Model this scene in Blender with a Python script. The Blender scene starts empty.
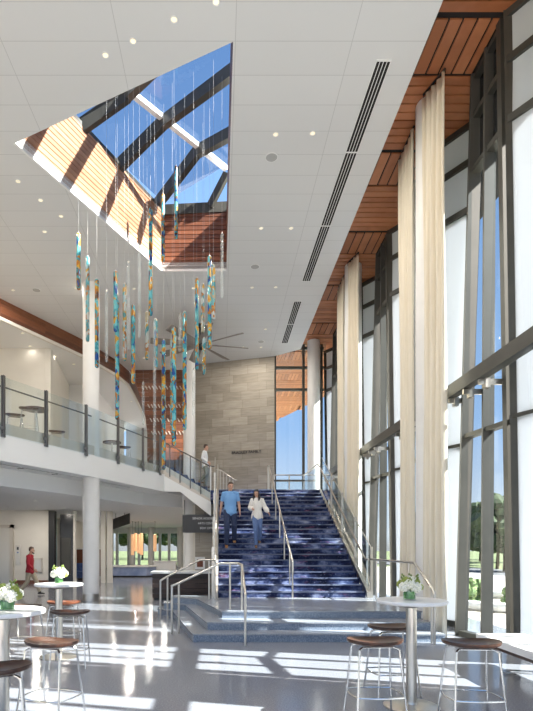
import bpy, bmesh, math, random
from mathutils import Vector, Matrix, geometry
random.seed(7)
sc = bpy.context.scene
COL = sc.collection
F, CX, HZ, H = 520.0, 220.0, 547.0, 1.68      # measured from the photograph: focal length, vanishing point, eye height

def at(px, py, Y):
    return Vector(((px-CX)/F*Y, Y, H+(HZ-py)/F*Y))
def atz(px, py, Z):
    Y = (Z-H)*F/(HZ-py)
    return Vector(((px-CX)/F*Y, Y, Z))

# ------------------------------------------------------------------ materials
def mat(name, col, rough=0.5, metal=0.0, spec=0.5, **kw):
    m = bpy.data.materials.new(name); m.use_nodes = True
    b = m.node_tree.nodes['Principled BSDF']
    b.inputs['Base Color'].default_value = (*col, 1)
    b.inputs['Roughness'].default_value = rough
    b.inputs['Metallic'].default_value = metal
    b.inputs['Specular IOR Level'].default_value = spec
    for k, v in kw.items(): b.inputs[k.replace('_', ' ')].default_value = v
    return m
def nodes(m): return m.node_tree.nodes, m.node_tree.links, m.node_tree.nodes['Principled BSDF']
def ramp(n, stops, const=False):
    r = n.new('ShaderNodeValToRGB'); cr = r.color_ramp
    if const: cr.interpolation = 'CONSTANT'
    while len(cr.elements) < len(stops): cr.elements.new(0.5)
    for e, (p, c) in zip(cr.elements, stops): e.position = p; e.color = (*c, 1)
    return r
def coords(n, l, scale=(1,1,1), rot=(0,0,0), loc=(0,0,0)):
    t = n.new('ShaderNodeTexCoord'); mp = n.new('ShaderNodeMapping')
    mp.inputs['Scale'].default_value = scale; mp.inputs['Rotation'].default_value = rot; mp.inputs['Location'].default_value = loc
    l.new(t.outputs['Object'], mp.inputs['Vector']); return mp.outputs['Vector']
def noise(n, l, vec, scale, detail=3, rough=.5):
    t = n.new('ShaderNodeTexNoise'); t.inputs['Scale'].default_value = scale; t.inputs['Detail'].default_value = detail
    t.inputs['Roughness'].default_value = rough; l.new(vec, t.inputs['Vector']); return t
def noisy(name, c1, c2, scale, rough=.5, stretch=(1,1,1), detail=3, lo=.35, hi=.65, **kw):
    m = mat(name, c1, rough, **kw); n, l, b = nodes(m)
    t = noise(n, l, coords(n, l, stretch), scale, detail)
    r = ramp(n, [(lo, c1), (hi, c2)]); l.new(t.outputs['Fac'], r.inputs['Fac']); l.new(r.outputs['Color'], b.inputs['Base Color'])
    return m

M = {}
M['white'] = mat('white_paint', (.82,.815,.80), .6)
M['cream'] = noisy('cream_paint', (.74,.70,.63), (.76,.72,.65), 3, .6)
M['column'] = noisy('column_paint', (.76,.74,.71), (.79,.77,.74), 4, .45)
def ceiling_mat():
    m = mat('ceiling_panels', (.70,.70,.69), .7); n, l, b = nodes(m)
    v = coords(n, l, loc=(-.25+1.9*10, .09, 0))
    br = n.new('ShaderNodeTexBrick'); br.offset = 0
    for k, x in (('Scale',1),('Mortar Size',.006),('Mortar Smooth',.1),('Brick Width',1.9),('Row Height',.61),('Bias',0)): br.inputs[k].default_value = x
    br.inputs['Color1'].default_value = (.70,.70,.69,1); br.inputs['Color2'].default_value = (.715,.715,.705,1); br.inputs['Mortar'].default_value = (.54,.54,.53,1)
    l.new(v, br.inputs['Vector']); l.new(br.outputs['Color'], b.inputs['Base Color']); return m
M['ceiling'] = ceiling_mat()
def wood(name, c1, c2, stretch, rough=.45, island=True):
    m = mat(name, c1, rough); n, l, b = nodes(m)
    t = noise(n, l, coords(n, l, stretch), 3, 4)
    r = ramp(n, [(.3, c1), (.7, c2)])
    if island:
        g = n.new('ShaderNodeNewGeometry'); mx = n.new('ShaderNodeMath'); mx.operation = 'MULTIPLY_ADD'
        mx.inputs[1].default_value = .5; l.new(g.outputs['Random Per Island'], mx.inputs[0])
        ml = n.new('ShaderNodeMath'); ml.operation = 'MULTIPLY'; ml.inputs[1].default_value = .55
        l.new(t.outputs['Fac'], ml.inputs[0]); l.new(ml.outputs[0], mx.inputs[2]); l.new(mx.outputs[0], r.inputs['Fac'])
    else: l.new(t.outputs['Fac'], r.inputs['Fac'])
    l.new(r.outputs['Color'], b.inputs['Base Color']); return m
M['wood'] = wood('cherry_boards', (.40,.135,.05), (.60,.235,.10), (1,1,4))
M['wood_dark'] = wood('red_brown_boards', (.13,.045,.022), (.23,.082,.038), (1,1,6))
M['wood_well_lit'] = wood('sunlit_well_boards', (.42,.20,.10), (.55,.29,.155), (1,1,5))  # lighter copy of the well lining, sunlight put into the colour
M['walnut'] = wood('walnut_veneer', (.028,.012,.008), (.085,.034,.018), (3,18,3), .3, False)
M['walnut_red'] = wood('chestnut_veneer', (.10,.03,.014), (.22,.07,.03), (3,18,3), .3, False)
M['gap'] = mat('dark_gap', (.012,.01,.009), .8)
M['bronze'] = noisy('bronze_frame', (.058,.056,.047), (.07,.067,.056), 2, .45, metal=.2)
M['bronze_fin'] = noisy('bronze_fin', (.062,.06,.053), (.072,.07,.062), 2, .5)
M['black'] = mat('black_metal', (.012,.012,.013), .4)
M['steel'] = mat('brushed_steel', (.62,.58,.52), .3, 1.0)
M['chrome'] = mat('chrome_leg', (.72,.70,.67), .18, 1.0)
M['darksteel'] = mat('dark_steel', (.13,.125,.12), .35, .9)
M['pewter'] = mat('pewter_cladding', (.60,.54,.47), .4, .25)
M['fabric'] = noisy('cream_drape', (.72,.65,.52), (.78,.71,.58), 30, .9, (1,1,.05))
M['solid'] = mat('white_solid_surface', (.78,.77,.75), .3)
M['spandrel'] = mat('dark_spandrel', (.03,.032,.035), .15)
def floor_mat(name, a, b_, c, rough):
    m = mat(name, a, rough); n, l, b = nodes(m); v = coords(n, l)
    t = noise(n, l, v, 55, 2, .7); t2 = noise(n, l, v, .35, 2)
    r = ramp(n, [(.36, a), (.5, b_), (.66, c)]); l.new(t.outputs['Fac'], r.inputs['Fac'])
    mx = n.new('ShaderNodeMixRGB'); mx.blend_type = 'MULTIPLY'; mx.inputs[0].default_value = .5
    r2 = ramp(n, [(.35, (.85,.86,.9)), (.65, (1,1,1))]); l.new(t2.outputs['Fac'], r2.inputs['Fac'])
    l.new(r.outputs['Color'], mx.inputs[1]); l.new(r2.outputs['Color'], mx.inputs[2]); l.new(mx.outputs['Color'], b.inputs['Base Color'])
    return m
M['floor'] = floor_mat('terrazzo_floor', (.205,.215,.245), (.245,.255,.285), (.32,.325,.345), .14)
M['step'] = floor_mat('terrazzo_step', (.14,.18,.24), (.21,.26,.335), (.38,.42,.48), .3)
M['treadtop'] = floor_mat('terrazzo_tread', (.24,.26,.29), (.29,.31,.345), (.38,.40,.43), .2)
def stone_mat():
    m = mat('limestone', (.4,.35,.29), .75); n, l, b = nodes(m)
    t = n.new('ShaderNodeTexCoord'); s = n.new('ShaderNodeSeparateXYZ'); c = n.new('ShaderNodeCombineXYZ')
    l.new(t.outputs['Object'], s.inputs[0]); l.new(s.outputs['X'], c.inputs['X']); l.new(s.outputs['Z'], c.inputs['Y'])
    br = n.new('ShaderNodeTexBrick'); br.offset = .37; br.offset_frequency = 2; br.squash = 1.35; br.squash_frequency = 3
    for k, x in (('Scale',1),('Mortar Size',.007),('Mortar Smooth',.2),('Brick Width',.82),('Row Height',.37),('Bias',0)): br.inputs[k].default_value = x
    br.inputs['Color1'].default_value = (.30,.265,.215,1); br.inputs['Color2'].default_value = (.41,.365,.305,1); br.inputs['Mortar'].default_value = (.24,.20,.155,1)
    l.new(c.outputs[0], br.inputs['Vector'])
    mp = n.new('ShaderNodeMapping'); mp.inputs['Scale'].default_value = (1.2,1,9); l.new(t.outputs['Object'], mp.inputs['Vector'])
    nz = noise(n, l, mp.outputs['Vector'], 1.6, 5); r = ramp(n, [(.3,(.82,.82,.82)),(.7,(1.1,1.1,1.1))]); l.new(nz.outputs['Fac'], r.inputs['Fac'])
    mx = n.new('ShaderNodeMixRGB'); mx.blend_type = 'MULTIPLY'; mx.inputs[0].default_value = 1
    l.new(br.outputs['Color'], mx.inputs[1]); l.new(r.outputs['Color'], mx.inputs[2]); l.new(mx.outputs['Color'], b.inputs['Base Color'])
    return m
M['stone'] = stone_mat()
def carpet_mat():
    m = mat('patterned_sunpatch_carpet', (.02,.03,.12), .9, spec=.1); n, l, b = nodes(m)
    v = coords(n, l, (.9, 1.5, 1.5)); v2 = coords(n, l, (1, 3.2, 3.2), rot=(0,.5,.4))
    a = noise(n, l, v, 1.5, 6, .62); r = ramp(n, [(.36,(.009,.012,.034)),(.47,(.019,.026,.072)),(.54,(.05,.072,.165)),(.62,(.20,.235,.37)),(.72,(.5,.52,.6))])  # palest stops double as painted sun patches beside the woven pattern
    l.new(a.outputs['Fac'], r.inputs['Fac'])
    s = noise(n, l, coords(n, l), 26, 3, .7); r2 = ramp(n, [(.60,(0,0,0)),(.72,(.34,.33,.42))]); l.new(s.outputs['Fac'], r2.inputs['Fac'])
    k = noise(n, l, v2, 2.2, 4, .6); r3 = ramp(n, [(.60,(0,0,0)),(.68,(.16,.05,.07)),(.75,(.45,.47,.58))]); l.new(k.outputs['Fac'], r3.inputs['Fac'])
    x = n.new('ShaderNodeMixRGB'); x.blend_type = 'ADD'; x.inputs[0].default_value = .7
    y = n.new('ShaderNodeMixRGB'); y.blend_type = 'ADD'; y.inputs[0].default_value = .7
    l.new(r.outputs['Color'], x.inputs[1]); l.new(r2.outputs['Color'], x.inputs[2]); l.new(x.outputs['Color'], y.inputs[1]); l.new(r3.outputs['Color'], y.inputs[2])
    l.new(y.outputs['Color'], b.inputs['Base Color']); return m
M['carpet'] = carpet_mat()
def glass(name, tint=(1,1,1), refl=.12, body=None):
    m = bpy.data.materials.new(name); m.use_nodes = True; n, l = m.node_tree.nodes, m.node_tree.links
    n.clear(); o = n.new('ShaderNodeOutputMaterial'); t = n.new('ShaderNodeBsdfTransparent'); g = n.new('ShaderNodeBsdfGlossy'); x = n.new('ShaderNodeMixShader')
    t.inputs['Color'].default_value = (*tint, 1); g.inputs['Roughness'].default_value = .03
    fr = n.new('ShaderNodeLayerWeight'); fr.inputs['Blend'].default_value = .5
    pw = n.new('ShaderNodeMath'); pw.operation = 'POWER'; pw.inputs[1].default_value = 4; l.new(fr.outputs['Facing'], pw.inputs[0])
    ml = n.new('ShaderNodeMath'); ml.operation = 'MULTIPLY_ADD'; ml.inputs[1].default_value = .6; ml.inputs[2].default_value = refl*.5; l.new(pw.outputs[0], ml.inputs[0])
    l.new(ml.outputs[0], x.inputs[0]); l.new(t.outputs[0], x.inputs[1]); l.new(g.outputs[0], x.inputs[2]); l.new(x.outputs[0], o.inputs[0])
    return m
M['glass'] = glass('clear_glass', (.80,.84,.86), .05)
M['skyglass'] = glass('skylight_glass', (.52,.56,.60), .05)
M['railglass'] = glass('rail_glass', (.93,.965,.97), .10)
def shade_mat():
    m = bpy.data.materials.new('roller_shade'); m.use_nodes = True; n, l = m.node_tree.nodes, m.node_tree.links
    n.clear(); o = n.new('ShaderNodeOutputMaterial'); t = n.new('ShaderNodeBsdfTranslucent'); d = n.new('ShaderNodeBsdfDiffuse'); x = n.new('ShaderNodeMixShader')
    t.inputs['Color'].default_value = (.50,.535,.57,1); d.inputs['Color'].default_value = (.8,.81,.82,1); x.inputs[0].default_value = .45
    l.new(t.outputs[0], x.inputs[1]); l.new(d.outputs[0], x.inputs[2]); l.new(x.outputs[0], o.inputs[0]); return m
M['shade'] = shade_mat()
def tube_mat(name, stops, seed, alpha=1.0):
    m = mat(name, (.5,.5,.5), .12); n, l, b = nodes(m)
    v = coords(n, l, (5, 5, 2.6), loc=(seed*3.7, seed*1.9, seed*5.3)); vo = n.new('ShaderNodeTexVoronoi'); vo.inputs['Scale'].default_value = 2.2
    nz = noise(n, l, coords(n, l, (2,2,1.5), loc=(seed*7.1,0,seed*2.3)), 1.6, 2); l.new(v, vo.inputs['Vector'])
    s = n.new('ShaderNodeSeparateColor'); l.new(vo.outputs['Color'], s.inputs[0])
    ad = n.new('ShaderNodeMath'); ad.operation = 'MULTIPLY_ADD'; ad.inputs[1].default_value = .5; l.new(s.outputs[0], ad.inputs[0])
    ml = n.new('ShaderNodeMath'); ml.operation = 'MULTIPLY_ADD'; ml.inputs[1].default_value = 1.3; ml.inputs[2].default_value = -.4; l.new(nz.outputs['Fac'], ml.inputs[0]); l.new(ml.outputs[0], ad.inputs[2])
    r = ramp(n, stops, True); l.new(ad.outputs[0], r.inputs['Fac']); l.new(r.outputs['Color'], b.inputs['Base Color'])
    if alpha < 1: b.inputs['Alpha'].default_value = alpha
    return m
AMB, ORG, TEA, BLU, CYA, PAL, BRN = (.50,.27,.03), (.36,.13,.02), (.04,.24,.29), (.01,.06,.24), (.12,.40,.44), (.55,.62,.62), (.10,.045,.018)
MIXED = [(0,BLU),(.2,TEA),(.33,CYA),(.43,AMB),(.52,ORG),(.58,TEA),(.66,BRN),(.72,BLU),(.8,CYA),(.9,AMB)]
for i in range(4): M['tube%d'%i] = tube_mat('mosaic_glass_%d'%i, MIXED, i+1)
M['tubeclear'] = tube_mat('clear_flecked_glass', [(0,PAL),(.4,(.75,.8,.8)),(.62,(.4,.3,.15)),(.7,(.4,.5,.52))], 11, .2)
M['tubemix'] = tube_mat('half_clear_glass', [(0,(.3,.42,.45)),(.25,TEA),(.4,AMB),(.5,(.45,.5,.48)),(.62,ORG),(.7,CYA),(.8,(.4,.36,.25))], 12, .75)
M['wire'] = mat('hanging_wire', (.5,.5,.5), .5, .3)
M['lamp'] = mat('lamp_lens', (.9,.85,.7), .4, Emission_Color=(1,.82,.52,1), Emission_Strength=.5)
M['ringwhite'] = mat('lamp_trim', (.8,.8,.79), .35)
M['grille'] = mat('speaker_grille', (.42,.42,.41), .6)
M['navy'] = noisy('navy_upholstery', (.05,.09,.24), (.09,.15,.34), 8, .7)
M['bench_blue'] = noisy('light_blue_upholstery', (.20,.27,.46), (.35,.42,.6), 2, .7)
M['leafgreen'] = noisy('leaf_wrap', (.08,.20,.05), (.16,.33,.09), 15, .4)
M['petal'] = noisy('hydrangea_petals', (.78,.77,.62), (.86,.85,.78), 40, .7)
M['petal_green'] = noisy('green_petals', (.25,.30,.05), (.40,.44,.12), 40, .7)
M['stem'] = noisy('green_stems', (.12,.18,.03), (.22,.28,.07), 30, .6)
M['vase'] = glass('vase_glass', (.85,.95,.88), .12)
M['darkwood'] = wood('dark_slat_wood', (.03,.018,.014), (.07,.042,.032), (1,1,8), .4)
M['lantern'] = noisy('lantern_veneer', (.72,.40,.20), (.80,.50,.28), 5, .5, (1,1,.1), Emission_Color=(1,.55,.28,1), Emission_Strength=.35)
M['sign'] = mat('charcoal_sign', (.035,.034,.035), .4)
M['signtext'] = mat('white_letters', (.75,.75,.75), .5)
M['darktext'] = mat('dark_letters', (.02,.02,.022), .4)
M['pavement'] = noisy('pavement', (.40,.36,.31), (.46,.42,.37), 2, .9)
M['grass'] = noisy('grass', (.10,.13,.05), (.17,.19,.08), 1.2, .9)
M['asphalt'] = noisy('asphalt', (.10,.10,.105), (.13,.13,.135), 5, .9)
M['leaves'] = noisy('tree_leaves', (.014,.03,.009), (.045,.075,.02), 2.2, .8)
M['leaves2'] = noisy('shrub_leaves', (.06,.12,.03), (.2,.27,.1), 6, .8)
M['bark'] = noisy('bark', (.09,.06,.04), (.15,.11,.08), 8, .9)
M['skin'] = noisy('skin', (.52,.30,.21), (.56,.33,.235), 20, .5)
M['hair'] = noisy('dark_brown_hair', (.035,.018,.010), (.07,.035,.02), 60, .45)
M['hairblack'] = noisy('black_hair', (.010,.008,.008), (.025,.02,.018), 60, .4)
M['shirtblue'] = noisy('blue_polo', (.16,.34,.62), (.19,.38,.66), 40, .8)
M['blouse'] = noisy('cream_blouse', (.74,.70,.64), (.80,.76,.70), 40, .8)
M['shirtwhite'] = noisy('white_shirt', (.76,.76,.76), (.8,.8,.8), 40, .7)
M['shirtred'] = noisy('red_sweater', (.36,.012,.025), (.42,.02,.035), 60, .8)
M['jeansdark'] = noisy('dark_denim', (.018,.03,.075), (.03,.045,.10), 60, .8)
M['jeans'] = noisy('mid_denim', (.09,.15,.31), (.13,.20,.38), 50, .8)
M['khaki'] = noisy('khaki_twill', (.42,.35,.25), (.47,.40,.29), 50, .8)
M['olive'] = noisy('olive_twill', (.22,.20,.14), (.27,.25,.17), 50, .8)
M['tanboot'] = mat('tan_leather', (.42,.19,.06), .5)
M['brownshoe'] = mat('brown_leather', (.22,.11,.05), .5)
M['blackshoe'] = mat('black_leather', (.02,.02,.02), .4)
M['eye'] = mat('eye_dark', (.03,.02,.015), .2)
M['lip'] = mat('lips', (.40,.16,.13), .5)

# ------------------------------------------------------------------ mesh helpers
class MB:
    def __init__(s): s.bm = bmesh.new()
    def hexa(s, b, t):          # bottom quad and top quad, both counter-clockwise
        vb = [s.bm.verts.new(Vector(p)) for p in b]; vt = [s.bm.verts.new(Vector(p)) for p in t]
        n = len(b)
        s.bm.faces.new(vb[::-1]); s.bm.faces.new(vt)
        for i in range(n): s.bm.faces.new((vb[i], vb[(i+1)%n], vt[(i+1)%n], vt[i]))
        return s
    def box(s, x0, x1, y0, y1, z0, z1):
        x0, x1 = min(x0,x1), max(x0,x1); y0, y1 = min(y0,y1), max(y0,y1); z0, z1 = min(z0,z1), max(z0,z1)
        q = [(x0,y0),(x1,y0),(x1,y1),(x0,y1)]
        return s.hexa([(*p,z0) for p in q], [(*p,z1) for p in q])
    def prism(s, poly, z0, z1):
        a = sum(poly[i-1][0]*poly[i][1]-poly[i][0]*poly[i-1][1] for i in range(len(poly)))
        if a < 0: poly = poly[::-1]
        return s.hexa([(x,y,z0) for x,y in poly], [(x,y,z1) for x,y in poly])
    def extr(s, pts, d):        # planar outline in 3-D pushed along d
        d = Vector(d); return s.hexa([Vector(p) for p in pts], [Vector(p)+d for p in pts])
    def wallseg(s, a, b, th, z0, z1, z0b=None, z1b=None):   # vertical slab from a to b
        a = Vector((a[0],a[1])); b = Vector((b[0],b[1])); d = (b-a).normalized(); nn = Vector((-d.y,d.x))*th
        z0b = z0 if z0b is None else z0b; z1b = z1 if z1b is None else z1b
        return s.hexa([(a.x,a.y,z0),(b.x,b.y,z0b),(b.x+nn.x,b.y+nn.y,z0b),(a.x+nn.x,a.y+nn.y,z0)], [(a.x,a.y,z1),(b.x,b.y,z1b),(b.x+nn.x,b.y+nn.y,z1b),(a.x+nn.x,a.y+nn.y,z1)])
    def bar(s, a, b, w, h, up=(0,0,1)):     # rectangular bar between two points
        a, b = Vector(a), Vector(b); d = (b-a).normalized(); u = Vector(up); sd = d.cross(u).normalized(); u = sd.cross(d).normalized()
        o = [sd*w/2+u*h/2, -sd*w/2+u*h/2, -sd*w/2-u*h/2, sd*w/2-u*h/2]
        return s.hexa([a+x for x in o], [b+x for x in o])
    def loft(s, rings, cap=True):
        vs = [[s.bm.verts.new(Vector(p)) for p in r] for r in rings]; n = len(vs[0])
        for A, B in zip(vs, vs[1:]):
            for i in range(n): s.bm.faces.new((A[i], A[(i+1)%n], B[(i+1)%n], B[i]))
        if cap: s.bm.faces.new(vs[0][::-1]); s.bm.faces.new(vs[-1])
        return s
    def tube(s, pts, r, n=8, r2=None):
        pts = [Vector(p) for p in pts]; rings = []; ref = None
        for i, p in enumerate(pts):
            if i == 0: d = pts[1]-p
            elif i == len(pts)-1: d = p-pts[i-1]
            else: d = (p-pts[i-1]).normalized()+(pts[i+1]-p).normalized()
            d.normalize()
            if ref is None: ref = Vector((1,0,0)) if abs(d.x) < .9 else Vector((0,1,0))
            u = (ref-d*ref.dot(d)).normalized(); w = d.cross(u); ref = u
            k = r if r2 is None else r+(r2-r)*i/(len(pts)-1)
            if 0 < i < len(pts)-1:
                c = max(.5, d.dot((p-pts[i-1]).normalized())); k = k/math.sqrt(c)
            rings.append([p+u*math.cos(a)*k+w*math.sin(a)*k for a in [2*math.pi*j/n for j in range(n)]])
        return s.loft(rings)
    def cyl(s, x, y, z0, z1, r, n=20, r2=None):
        r2 = r if r2 is None else r2
        return s.loft([[(x+math.cos(2*math.pi*j/n)*k, y+math.sin(2*math.pi*j/n)*k, z) for j in range(n)] for z, k in ((z0,r),(z1,r2))])
    def lathe(s, x, y, prof, n=24):
        return s.loft([[(x+math.cos(2*math.pi*j/n)*k, y+math.sin(2*math.pi*j/n)*k, z) for j in range(n)] for k, z in prof])
    def ell(s, c, rx, ry, rz, nu=12, nv=8, jit=0):
        c = Vector(c); rings = []
        for i in range(nv+1):
            a = -math.pi/2+math.pi*(i+.02 if i == 0 else i-.02 if i == nv else i)/nv
            k = [1+random.uniform(-jit,jit) for _ in range(nu)]
            rings.append([c+Vector((math.cos(a)*math.cos(2*math.pi*j/nu)*rx*k[j], math.cos(a)*math.sin(2*math.pi*j/nu)*ry*k[j], math.sin(a)*rz*k[j])) for j in range(nu)])
        return s.loft(rings)
    def flat(s, poly, z, holes=()):
        loops = [[Vector((x,y,z)) for x,y in poly]]+[[Vector((x,y,z)) for x,y in h] for h in holes]
        allv = [s.bm.verts.new(p) for lp in loops for p in lp]
        for t in geometry.tessellate_polygon(loops): s.bm.faces.new([allv[i] for i in t])
        return s
    def build(s, name, m, parent=None, smooth=False):
        bmesh.ops.recalc_face_normals(s.bm, faces=s.bm.faces[:])
        me = bpy.data.meshes.new(name); s.bm.to_mesh(me); s.bm.free()
        return link(name, me, m, parent, smooth)
def link(name, me, m, parent=None, smooth=False):
    me.materials.append(M[m] if isinstance(m, str) else m)
    if smooth:
        for p in me.polygons: p.use_smooth = True
        if smooth != 'all':
            try: me.set_sharp_from_angle(angle=math.radians(40))
            except Exception: pass
    o = bpy.data.objects.new(name, me); COL.objects.link(o)
    if parent is not None:
        o.parent = parent; o.matrix_parent_inverse = WM[parent.name].inverted()
    WM[o.name] = Matrix.Identity(4)
    return o
WM = {}
def thing(name, label, cat, loc=(0,0,0), group=None):
    o = bpy.data.objects.new(name, None); COL.objects.link(o); o.location = loc; o.empty_display_size = .2
    WM[o.name] = Matrix.Translation(Vector(loc)); return tag(o, label, cat, group)
def tag(o, label, cat, group=None, kind=None):
    o['label'] = label; o['category'] = cat
    if group: o['group'] = group
    if kind: o['kind'] = kind
    return o
def struct(o): o['kind'] = 'structure'; return o
def dup(root, loc, rotz=0, label=None):
    r = root.copy(); COL.objects.link(r); r.location = loc; r.rotation_euler = (0,0,rotz)
    if label: r['label'] = label
    for ch in root.children:
        c = ch.copy(); COL.objects.link(c); c.parent = r
        for g in ch.children:
            d = g.copy(); COL.objects.link(d); d.parent = c
    return r
ORD = ['first','second','third','fourth','fifth','sixth','seventh','eighth','ninth','tenth','eleventh','twelfth','thirteenth','fourteenth','fifteenth','sixteenth','seventeenth','eighteenth','nineteenth','twentieth']
ORD += ['twenty-'+o for o in ORD[:9]]+['thirtieth']

# ------------------------------------------------------------------ camera, sun, sky
cam_d = bpy.data.cameras.new('camera'); cam = bpy.data.objects.new('camera', cam_d); COL.objects.link(cam)
cam.location = (0,0,H); cam.rotation_euler = (math.pi/2,0,0)
cam_d.sensor_fit = 'VERTICAL'; cam_d.sensor_height = 36; cam_d.sensor_width = 36*533/711
cam_d.lens = F/711*36
cam_d.shift_x = (266.5-CX)/711; cam_d.shift_y = (HZ-355.5)/711
cam_d.clip_end = 600
sc.camera = cam
SUND = Vector((-1,.27,-.94)).normalized()
sd = bpy.data.lights.new('sun', 'SUN'); sd.energy = 21; sd.color = (1,.95,.87); sd.angle = math.radians(.5)
so = bpy.data.objects.new('sun', sd); COL.objects.link(so); so.rotation_euler = SUND.to_track_quat('-Z','Y').to_euler()
w = bpy.data.worlds.new('sky'); sc.world = w; w.use_nodes = True
n, l = w.node_tree.nodes, w.node_tree.links; bg = n['Background']
tc = n.new('ShaderNodeTexCoord'); sp = n.new('ShaderNodeSeparateXYZ'); l.new(tc.outputs['Generated'], sp.inputs[0])
rp = ramp(n, [(0,(.62,.62,.62)),(.02,(.84,.89,.95)),(.22,(.40,.61,.95)),(.6,(.24,.45,.86)),(1,(.17,.36,.78))]); l.new(sp.outputs['Z'], rp.inputs['Fac'])
l.new(rp.outputs['Color'], bg.inputs['Color']); bg.inputs['Strength'].default_value = .85
vs = sc.view_settings; vs.view_transform = 'Standard'; vs.look = 'None'; vs.gamma = 1; vs.use_curve_mapping = False; vs.exposure = 0.66
sc.cycles.use_denoising = True; sc.cycles.max_bounces = 10; sc.cycles.diffuse_bounces = 6; sc.cycles.transparent_max_bounces = 24
sc.cycles.sample_clamp_indirect = 8; sc.cycles.caustics_reflective = False; sc.cycles.caustics_refractive = False

# ------------------------------------------------------------------ floor and outside ground
fl = struct(MB().box(-16, 5.9, -3, 46, -.2, 0).build('floor', 'floor'))
struct(MB().box(-120, 160, -60, 240, -.5, -.22).build('ground_lawn', 'grass'))
struct(MB().box(5.9, 17, -60, 46, -.4, -.06).build('ground_patio', 'pavement'))
struct(MB().box(-40, 17, -60, -3, -.4, -.06).build('ground_forecourt', 'pavement'))
struct(MB().box(17.5, 22.5, -60, 240, -.3, -.12).build('road', 'asphalt'))

# ------------------------------------------------------------------ main ceiling with its skylight
ZC, ZW = 9.9, 10.45
A_, B_, C_, D_ = (.215,8.46), (-4.17,10.58), (-1.73,15.49), (.195,15.45)
left_curve = [(-12.5,-2.9),(-11.9,4),(-11.2,8.5),(-9.8,12.4),(-8.4,15.2),(-7.26,17.2),(-6.35,18.9),(-5.45,20.6),(-5.0,21.7),(-4.55,22.9),(-4.25,24.35)]
ceil_poly = [(3.355,-3),(3.355,21.6),(2.3,22.45),(-1.1,23.45),(-1.1,24.35),(-3.46,24.35)]+left_curve[::-1]+[(-12.5,-3)]
hole = [A_,B_,C_,D_]
c = MB(); c.flat(ceil_poly, ZC, [hole]); c.flat(ceil_poly, ZC+.25, [hole])
for lp in (ceil_poly, hole):
    for i in range(len(lp)):
        p, q = lp[i-1], lp[i]; v = [c.bm.verts.new(Vector((x,y,z))) for (x,y),z in ((p,ZC),(q,ZC),(q,ZC+.25),(p,ZC+.25))]; c.bm.faces.new(v)
struct(c.build('ceiling', 'ceiling'))
struct(MB().wallseg((3.355,-3),(3.355,21.6),.05,ZC+.02,ZW+.1).build('trim_1', 'white'))
# skylight well: wood lined walls, white lip, steel beams, glass
ZT = 11.7
def board_wall(mb, a, b, z0, z1, th, step=.13, gap=.022):
    z = z0
    while z < z1-.02:
        mb.wallseg(a, b, th, z, min(z+step-gap, z1)); z += step
well = struct(thing('skylight', 'skylight', 'skylight', (-1.4,12,ZC))); del well['category']; well['label'] = 'glazed skylight with wood lined well cut into the white ceiling'
b1 = MB(); board_wall(b1, C_, B_, ZC+.05, ZT, -.03); b1.build('boards', 'wood_well_lit', well)
b2 = MB(); board_wall(b2, D_, C_, ZC+.05, ZT, -.03); b2.build('boards', 'wood_dark', well)  # same lining in darker boards, shade of this side put into the colour
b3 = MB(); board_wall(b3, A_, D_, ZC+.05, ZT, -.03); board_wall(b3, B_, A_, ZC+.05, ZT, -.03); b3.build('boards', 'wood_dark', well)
bk = MB()
for p, q in ((C_,B_),(D_,C_),(A_,D_),(B_,A_)): bk.wallseg(p, q, -.12, ZC+.3, ZT) if False else bk.wallseg((p[0],p[1]), q, -.001, ZC, ZC)
bk.bm.free()
bk = MB()
def off(p, q, d):
    a, b = Vector(p), Vector(q); t = (b-a).normalized(); nn = Vector((-t.y,t.x))*d; return (a+nn, b+nn)
for p, q in ((C_,B_),(D_,C_),(A_,D_),(B_,A_)):
    a, b = off(p, q, -.032); bk.wallseg(a, b, -.1, ZC+.26, ZT+.05)
bk.build('backing', 'gap', well)
lip = MB()
for p, q in ((C_,B_),(D_,C_)):
    a, b = off(p, q, .02); lip.wallseg(a, b, -.05, ZC-.02, ZC+.05)
lip.build('lip', 'white', well)
ZP = 12.6
PU = [(-3.05,11.65),(-2.25,12.56),(-1.5,13.42),(-.63,14.37),(.17,15.14)]
st = MB()
def bc(y): return (B_[0]+(y-B_[1])*(C_[0]-B_[0])/(C_[1]-B_[1]), y)
feet = [bc(11.35), bc(12.45), bc(13.75), (-1.72,15.2)]
rights = [(.3,8.9),(.3,10.2),(.32,11.93),(.3,13.75)]
for i in range(4):
    p = PU[i]; f_ = feet[i]; r_ = rights[i]
    st.bar((f_[0]-.1,f_[1],ZT+.02), (p[0],p[1],ZP), .16, .3); st.bar((p[0],p[1],ZP), (r_[0],r_[1],ZP+.02), .16, .3)
st.bar((-1.75,15.5,ZT), (.25,15.5,ZT+.1), .12, .3); st.bar((-.3,15.45,ZT+.1), (.2,15.2,ZP), .12, .2)
st.bar((B_[0]-.06,B_[1],ZT+.05),(C_[0]-.06,C_[1],ZT+.05), .1,.12)
st.build('beams', 'bronze', well)
pu = MB(); pu.bar((PU[0][0],PU[0][1],ZP+.1),(PU[4][0],PU[4][1],ZP+.1), .13,.12); pu.build('purlin', 'white', well)
gl = MB(); zq = ZP+.2
def quad(mb, pts): mb.bm.faces.new([mb.bm.verts.new(Vector(p)) for p in pts])
for i in range(4):
    p, q = PU[i], PU[i+1]; f1 = feet[i]; f2 = feet[i+1] if i < 3 else (-1.7,15.55)
    quad(gl, [(f1[0]-.1,f1[1],ZT+.2),(f2[0]-.1,f2[1],ZT+.2),(q[0],q[1],zq),(p[0],p[1],zq)])
quad(gl, [(PU[0][0],PU[0][1],zq),(PU[4][0],PU[4][1],zq),(.35,15.3,zq),(.35,8.3,zq),(-4.2,10.5,zq)])
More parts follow.
